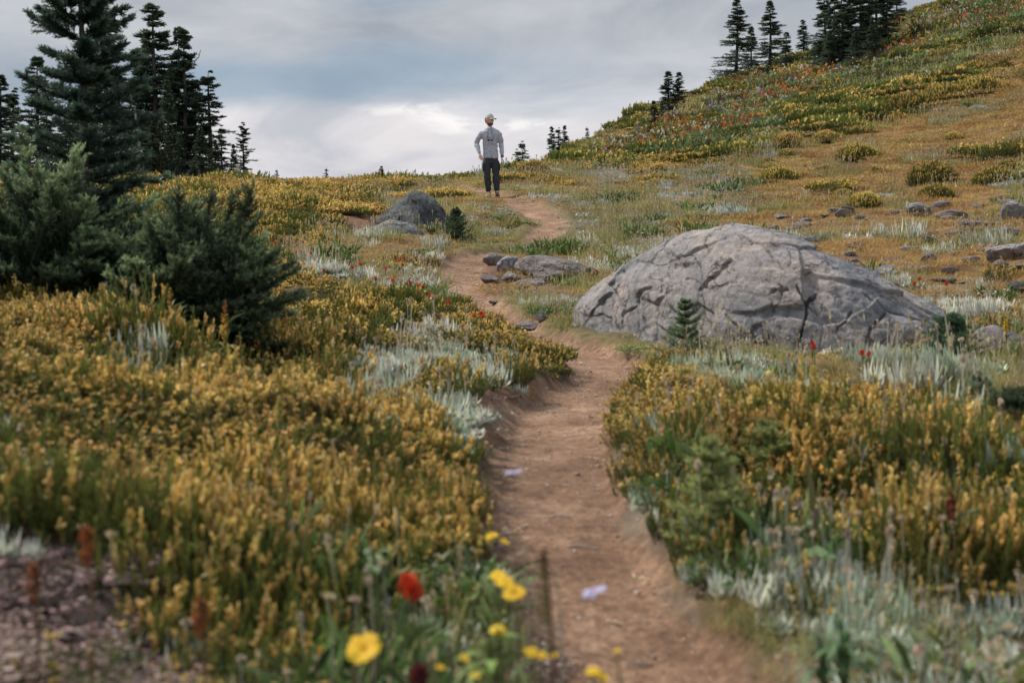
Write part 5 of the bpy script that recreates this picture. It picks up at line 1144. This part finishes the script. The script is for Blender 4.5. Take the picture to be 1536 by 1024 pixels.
def mesh_np(me):
    v = np.empty(len(me.vertices)*3, np.float32); me.vertices.foreach_get('co', v); return v.reshape(-1, 3).astype(float)
def loft_union(name, chains, vox=.007, smooth=3):
    mb = MB(); n = 20
    for ch_ in chains:
        P = _catmull(np.array(ch_, float), 5); P = np.vstack([P, ch_[-1]])
        a0, a1 = P[0].copy(), P[-1].copy(); T0 = nrm(P[1, :3]-P[0, :3]); T1 = nrm(P[-1, :3]-P[-2, :3])
        for f, dd in ((.7, .4), (.02, .55)):
            s = a0.copy(); s[3:] *= f; s[:3] -= T0*a0[3]*dd*.5; P = np.vstack([s, P]); s = a1.copy(); s[3:] *= f; s[:3] += T1*a1[3]*dd*.5; P = np.vstack([P, s])
        C_ = P[:, :3]; T = nrm(np.gradient(C_, axis=0)); Yv = np.array([0, 1., 0]); Xa = nrm(np.cross(Yv, T)); Ya = np.cross(T, Xa)
        th = np.linspace(0, 2*math.pi, n, endpoint=False)
        V = C_[:, None]+Xa[:, None]*(np.cos(th)[None]*P[:, 3:4])[..., None]+Ya[:, None]*(np.sin(th)[None]*P[:, 4:5])[..., None]
        K = len(P); mb.add(V.reshape(-1, 3), [[k*n+i, k*n+(i+1) % n, (k+1)*n+(i+1) % n, (k+1)*n+i] for k in range(K-1) for i in range(n)], (0, 0, 0))
    me = mb.mesh(name, []); import bmesh
    bm = bmesh.new(); bm.from_mesh(me); bmesh.ops.holes_fill(bm, edges=[e for e in bm.edges if e.is_boundary], sides=0); bmesh.ops.recalc_face_normals(bm, faces=bm.faces); bm.to_mesh(me); bm.free()
    o = bpy.data.objects.new(name, me); COL.objects.link(o); r_ = o.modifiers.new('r', 'REMESH'); r_.mode = 'VOXEL'; r_.voxel_size = vox; r_.use_smooth_shade = True
    s_ = o.modifiers.new('s', 'SMOOTH'); s_.factor = .5; s_.iterations = smooth
    return bake(o)
def wrinkle(me, f):
    v = mesh_np(me); n = np.empty(len(me.vertices)*3, np.float32); me.vertices.foreach_get('normal', n); n = n.reshape(-1, 3)
    v = v+n*f(v)[:, None]; me.vertices.foreach_set('co', v.astype(np.float32).ravel()); me.update()
# joints, metres above the soles; the walker faces -Y
SHr, ELr, WRr = (-.195, .0, 1.385), (-.298, .03, 1.125), (-.232, -.10, .905)
SHl, ELl, WRl = (.165, .0, 1.385), (.222, .03, 1.10), (.243, -.035, .855)
HPr, KNr, ANr = (-.085, 0, .86), (-.072, -.05, .47), (-.045, .01, .10)
HPl, KNl, ANl = (.085, 0, .86), (.112, -.02, .47), (.135, -.04, .10)
def lerp(a, b, t): return tuple(a[i]*(1-t)+b[i]*t for i in range(3))
def build_person(loc):
    t = thing('person', 'man in pale cap, grey hooded shirt and dark trousers standing on the trail, looking aside', 'person', loc)
    V = [(0, .01, .88, .10, .07), (0, .01, 1.05, .10, .07), (-.01, .0, 1.25, .11, .08), (-.015, .0, 1.37, .085, .06), (-.022, -.005, 1.47, .052), (-.028, -.01, 1.55, .05)]
    E = [(0, 1), (1, 2), (2, 3), (3, 4), (4, 5)]
    def chain(start, pts):
        k = start
        for p in pts: V.append(p); E.append((k, len(V)-1)); k = len(V)-1
        return k
    for SH, EL, WR, hd in ((SHr, ELr, WRr, -1), (SHl, ELl, WRl, 1)):
        w = chain(3, [(SH[0]*.85, SH[1], SH[2]-.04, .036), (*lerp(SH, EL, .5), .036), (*EL, .035), (*lerp(EL, WR, .4), .034), (*WR, .022, .027)])
        d = np.array(lerp(EL, WR, 1))-np.array(EL); d = d/np.linalg.norm(d)
        if hd < 0: d = nrm(np.array([.35, -.35, -.75]))
        else: d = nrm(np.array([-.12, -.08, -1.0]))
        pw = np.array(WR)+d*.05; sx = nrm(np.cross(d, [0, 1, 0])) if hd < 0 else nrm(np.cross(d, [1, 0, 0])); fw = np.cross(sx, d)
        m = chain(w, [(*pw, .018, .036)])
        for j, (off, ln) in enumerate(((-.030, .072), (-.010, .082), (.010, .078), (.029, .062))):
            r0 = pw+d*.045+sx*off; c1 = r0+d*ln*.5+fw*.010; c2 = r0+d*ln*.85+fw*(.026+.004*j)
            chain(m, [(*r0, .0095), (*c1, .0088), (*c2, .0075)])
        th0 = pw+sx*(-.034)+fw*.008; chain(m, [(*th0, .011), (*(th0+d*.030+sx*(-.014)+fw*.014), .0095), (*(th0+d*.052+sx*(-.016)+fw*.02), .008)])
    for HP, KN, AN in ((HPr, KNr, ANr), (HPl, KNl, ANl)):
        chain(0, [(*HP, .065), (*lerp(HP, KN, .5), .06), (*KN, .048), (*lerp(KN, AN, .35), .048), (*AN, .035), (AN[0]+.01, AN[1]-.09, .045, .035, .03), (AN[0]+.015, AN[1]-.15, .035, .03, .02)])
    body = bake(skin_mesh('body', V, E, 0, 1)); 
    # head: shaped from a sphere, turned towards the right of the view
    S, Qs = _SVh.copy(), _SQh; 
    P = S*np.array([.080, .100, .124]); x, y, z = S.T
    P[:, 1] += np.where(z < -.1, -.010*(-z), 0); P[:, 0] *= 1-.18*sstep(.1, -.9, z); P[:, 1] += .012*sstep(.2, 1, y)*0
    g = lambda cx, cz, rx, rz: np.exp(-(((x-cx)/rx)**2+((z-cz)/rz)**2))*(y < 0)
    P[:, 1] -= .022*g(0, -.10, .13, .20)+.010*g(0, -.26, .2, .10)+.007*g(0, .20, .6, .09)+.010*g(0, -.78, .3, .16)+.006*g(0, -.46, .28, .05)
    P[:, 1] += .012*(g(.38, .08, .17, .11)+g(-.38, .08, .17, .11))+.004*g(0, -.52, .25, .035)
    for sx_ in (-1, 1):
        e = np.exp(-(((y-.02)/.13)**2+((z+.02)/.27)**2))*(x*sx_ > .8); P[:, 0] += sx_*.020*e
    A = math.radians(52); Rm = np.array([[math.cos(A), -math.sin(A), 0], [math.sin(A), math.cos(A), 0], [0, 0, 1]])
    hc = np.array([-.028, -.01, 1.618])
    def toworld(p): return p@Rm.T+hc
    hm_ = quads_mesh('head', toworld(P), Qs)
    import bmesh
    bm = bmesh.new(); bm.from_mesh(body); bm.from_mesh(hm_); me = bpy.data.meshes.new('body'); bm.to_mesh(me); bm.free()
    o = bpy.data.objects.new('body', me); COL.objects.link(o); r = o.modifiers.new('r', 'REMESH'); r.mode = 'VOXEL'; r.voxel_size = .0055; r.use_smooth_shade = True
    sm = o.modifiers.new('s', 'SMOOTH'); sm.factor = .4; sm.iterations = 2
    me = bake(o); me.materials.clear(); me.materials.append(M_SKIN); link('body', me, t)
    # beard: a shell over the jaw
    m = (z < -.52) & (y < .15); sel = m[Qs].all(1); q = Qs[sel]; used = np.unique(q); mp = np.zeros(len(S), int); mp[used] = np.arange(len(used))
    Pb = P[used]; rr = S[used]; tk = .012*sstep(-.52, -.66, rr[:, 2])*sstep(.25, 0, rr[:, 1])+.0012*fbm(rr[:, 0]*30, rr[:, 1]*30, rr[:, 2]*30, oct=2, seed=3)
    mouth = np.exp(-((rr[:, 0]/.2)**2+((rr[:, 2]+.50)/.035)**2))*(rr[:, 1] < 0); Pb = Pb+rr*(tk+.001-.014*mouth)[:, None]
    link('beard', quads_mesh('beard', toworld(Pb), mp[q], None, [M_BEARD]), t)
    m = (z < .35) & (z > -.40) & (y > .30); sel = m[Qs].all(1); q = Qs[sel]; used = np.unique(q); mp[used] = np.arange(len(used))
    link('hair', quads_mesh('hair', toworld(P[used]+S[used]*.004), mp[q], None, [M_BEARD]), t)
    for sx_ in (-1, 1):
        k = np.array([sx_*.028, -.077, .008]); link('eye', quads_mesh('eye', toworld(k+_SV*.008), _SQ, None, [M_DARK]), t)
    # cap: crown, brim, patch
    cp = thing('cap', None, None); cp.parent = t
    m = z > .22; sel = m[Qs].all(1); q = Qs[sel]; used = np.unique(q); mp[used] = np.arange(len(used)); Pc = P[used]+S[used]*np.array([.010, .010, .018]); Pc[:, 2] += .004
    wr = fbm(S[used][:, 0]*3, S[used][:, 1]*3, oct=2, seed=8)*.002; link('cap_crown', quads_mesh('cap_crown', toworld(Pc+S[used]*wr[:, None]), mp[q], None, [M_CAP]), cp)
    nb_, nr = 21, 9; ang = np.linspace(-1.15, 1.15, nb_); B = []
    for side_ in (0, 1):
        for j in range(nr):
            f = j/(nr-1); ln = f*.082*np.cos(ang*.9)**.5
            B.append(np.column_stack([np.sin(ang)*(.080+ln*.25), -np.cos(ang)*(.098)-ln, .034-.10*ln*f-.012*np.abs(ang)**2*f-side_*.004]))
    B = np.vstack(B); Qb = [[s_*nr*nb_+j*nb_+i, s_*nr*nb_+j*nb_+i+1, s_*nr*nb_+(j+1)*nb_+i+1, s_*nr*nb_+(j+1)*nb_+i] for s_ in (0, 1) for j in range(nr-1) for i in range(nb_-1)]
    Qb += [[(nr-1)*nb_+i, (nr-1)*nb_+i+1, nr*nb_+(nr-1)*nb_+i+1, nr*nb_+(nr-1)*nb_+i] for i in range(nb_-1)]
    Mi = np.array([0]*((nr-1)*(nb_-1))+[1]*((nr-1)*(nb_-1))+[0]*(nb_-1)); link('cap_brim', quads_mesh('cap_brim', toworld(B), np.array(Qb), None, [M_CAP, M_UNDER], Mi), cp)
    # shirt with hood
    chs = [[(0, .0, .815, .160, .118), (0, .0, .92, .155, .114), (-.003, 0, 1.06, .152, .112), (-.008, 0, 1.19, .168, .120), (-.012, 0, 1.30, .200, .124), (-.014, 0, 1.37, .212, .100), (-.016, .003, 1.415, .150, .080), (-.018, .006, 1.45, .075, .068)]]
    for SH, EL, WR in ((SHr, ELr, WRr), (SHl, ELl, WRl)):
        chs.append([(SH[0]*.75, SH[1], SH[2]-.03, .056, .062), (SH[0]*1.02, SH[1], SH[2]-.055, .060, .062), (*lerp(SH, EL, .5), .063, .062), (*EL, .054, .054), (*lerp(EL, WR, .4), .046, .046), (*lerp(EL, WR, .95), .036, .036)])
    sh = loft_union('shirt', chs, .007, 5)
    def fold(v):
        a = v[:, 2]*18+np.abs(v[:, 0])*6; arm = (np.abs(v[:, 0]+.01) > .175)
        q = fbm(v[:, 0]*9+2, v[:, 1]*9, v[:, 2]*16, oct=3, seed=12)
        ridg = 1-2*np.abs(fbm(v[:, 0]*4+v[:, 2]*7, v[:, 1]*4, v[:, 2]*5-v[:, 0]*5, oct=2, seed=14))
        return .014*q+.013*(ridg-.5)*(1-.4*arm)
    wrinkle(sh, fold)
    sh.materials.clear(); sh.materials.append(M_SHIRT); shirt = link('shirt', sh, t)
    hb = MB(); a = np.linspace(0, 2*math.pi, 25)[:-1]; rings = []
    for R_, z_, yo in ((.095, 1.40, .0), (.092, 1.435, .008), (.078, 1.462, .016), (.066, 1.470, .016), (.060, 1.445, .010)):
        rings.append(np.column_stack([-.018+np.cos(a)*R_, yo+np.sin(a)*R_*.92, z_+.020*np.sin(a)+.004*np.sin(a*5)]))
    hb.add(np.vstack(rings), [[i*24+j, i*24+(j+1) % 24, (i+1)*24+(j+1) % 24, (i+1)*24+j] for i in range(4) for j in range(24)], (.3, .3, .3)); hb.build('hood', [M_SHIRT], t)
    for x0, x1, z1 in ((-.052, -.052, 1.19), (.018, .030, 1.27)):
        mb = MB(); tube(mb, [(x0, -.085, 1.435), (x0, -.118, 1.39), ((x0+x1)/2, -.134, 1.30), (x1, -.136, z1)], .0022, (.05, .05, .05), 5); mb.build('drawstring', [M_CORD], t)
    # trousers
    cht = [[(0, .0, .86, .148, .108), (0, .004, .78, .155, .112), (0, .004, .71, .140, .108)]]
    for HP, KN, AN in ((HPr, KNr, ANr), (HPl, KNl, ANl)):
        cht.append([(HP[0]*.95, HP[1], .76, .088, .100), (*lerp(HP, KN, .45), .090, .096), (*lerp(HP, KN, .8), .076, .082), (*KN, .066, .072), (*lerp(KN, AN, .45), .064, .068), (*lerp(KN, AN, .8), .052, .058), (AN[0], AN[1], .145, .048, .055)])
    tr = loft_union('trousers', cht, .008, 3)
    wrinkle(tr, lambda v: .016*(1-2*np.abs(fbm(v[:, 0]*5, v[:, 1]*6, v[:, 2]*17, oct=3, seed=22)))*sstep(.85, .3, v[:, 2])+.004*fbm(v[:, 0]*14, v[:, 1]*14, v[:, 2]*25, oct=2, seed=24))
    tr.materials.clear(); tr.materials.append(M_TROU); trs = link('trousers', tr, t)
    for sx_, HP, KN in ((-1, HPr, KNr), (1, HPl, KNl)):
        p = lerp(HP, KN, .58); pk = rock_mesh('thigh_pocket', (.045, .12, .17), M_TROU, 7, 0, False, .02); oo = link('thigh_pocket', pk, t, (p[0]+sx_*.078, p[1]-.01, p[2]))
    # boots
    for AN in (ANr, ANl):
        b = thing('boot', None, None); b.parent = t
        bo = bake(skin_mesh('upper', [(AN[0], AN[1]+.01, .15, .046), (AN[0], AN[1]+.015, .07, .048), (AN[0]+.006, AN[1]-.06, .058, .046, .042), (AN[0]+.014, AN[1]-.13, .045, .047, .033), (AN[0]+.018, AN[1]-.18, .038, .034, .024)], [(0, 1), (1, 2), (2, 3), (3, 4)], 0, 2))
        bo.materials.clear(); bo.materials.append(M_BOOT); link('boot_upper', bo, b)
        mb = MB(); a = np.linspace(0, 2*math.pi, 25)[:-1]; out = np.column_stack([AN[0]+.008+np.cos(a)*.048, AN[1]-.075+np.sin(a)*.145, np.zeros(24)])
        top = out+[0, 0, .032]; cen = np.tile([AN[0]+.008, AN[1]-.075, 0], (24, 1)); mb.add(np.vstack([cen, out, top, cen+[0, 0, .032]]), [[i*24+j, i*24+(j+1) % 24, (i+1)*24+(j+1) % 24, (i+1)*24+j] for i in range(3) for j in range(24)], (.02, .02, .02)); mb.build('sole', [M_SOLE], b)
    # watch on the wrist at the right of the view
    mb = MB(); d = nrm(np.array(WRl)-np.array(ELl)); c0 = np.array(WRl)+d*.006; tube(mb, [c0-d*.011, c0+d*.011], .036, (.02, .02, .02), 16); w = mb.build('watch', [M_DARK], t)
    return t
wp = at(736, 30.6)
wp.z += .02
W = build_person((wp.x, wp.y, wp.z))
ws = 1.75/1.745; W.scale = (1.02, 1.02, 1.02)
# sunglasses hanging at his chest on the cord
gl = thing('sunglasses', 'dark sunglasses hanging on a cord at the chest of the man', 'sunglasses', (wp.x, wp.y, wp.z)); gl.scale = W.scale
for sx_ in (-1, 1):
    mb = MB(); P = _SV*np.array([.022, .006, .015])+np.array([.0+sx_*.033-.004, -.152, 1.175]); link('lens', quads_mesh('lens', P, _SQ, None, [M_DARK]), gl)
mb = MB(); tube(mb, [(-.066, -.150, 1.186), (-.03, -.158, 1.190), (-.004, -.160, 1.182), (.03, -.158, 1.190), (.060, -.150, 1.186)], .0045, (.02, .02, .02), 6); mb.build('frame', [M_DARK], gl)
mb = MB(); tube(mb, [(-.066, -.150, 1.186), (-.062, -.142, 1.28), (-.055, -.118, 1.39), (-.05, -.09, 1.43)], .003, (.03, .03, .03), 5); tube(mb, [(.060, -.150, 1.186), (.056, -.142, 1.28), (.03, -.118, 1.39), (.02, -.09, 1.43)], .003, (.03, .03, .03), 5); mb.build('cord', [M_CORD], gl)
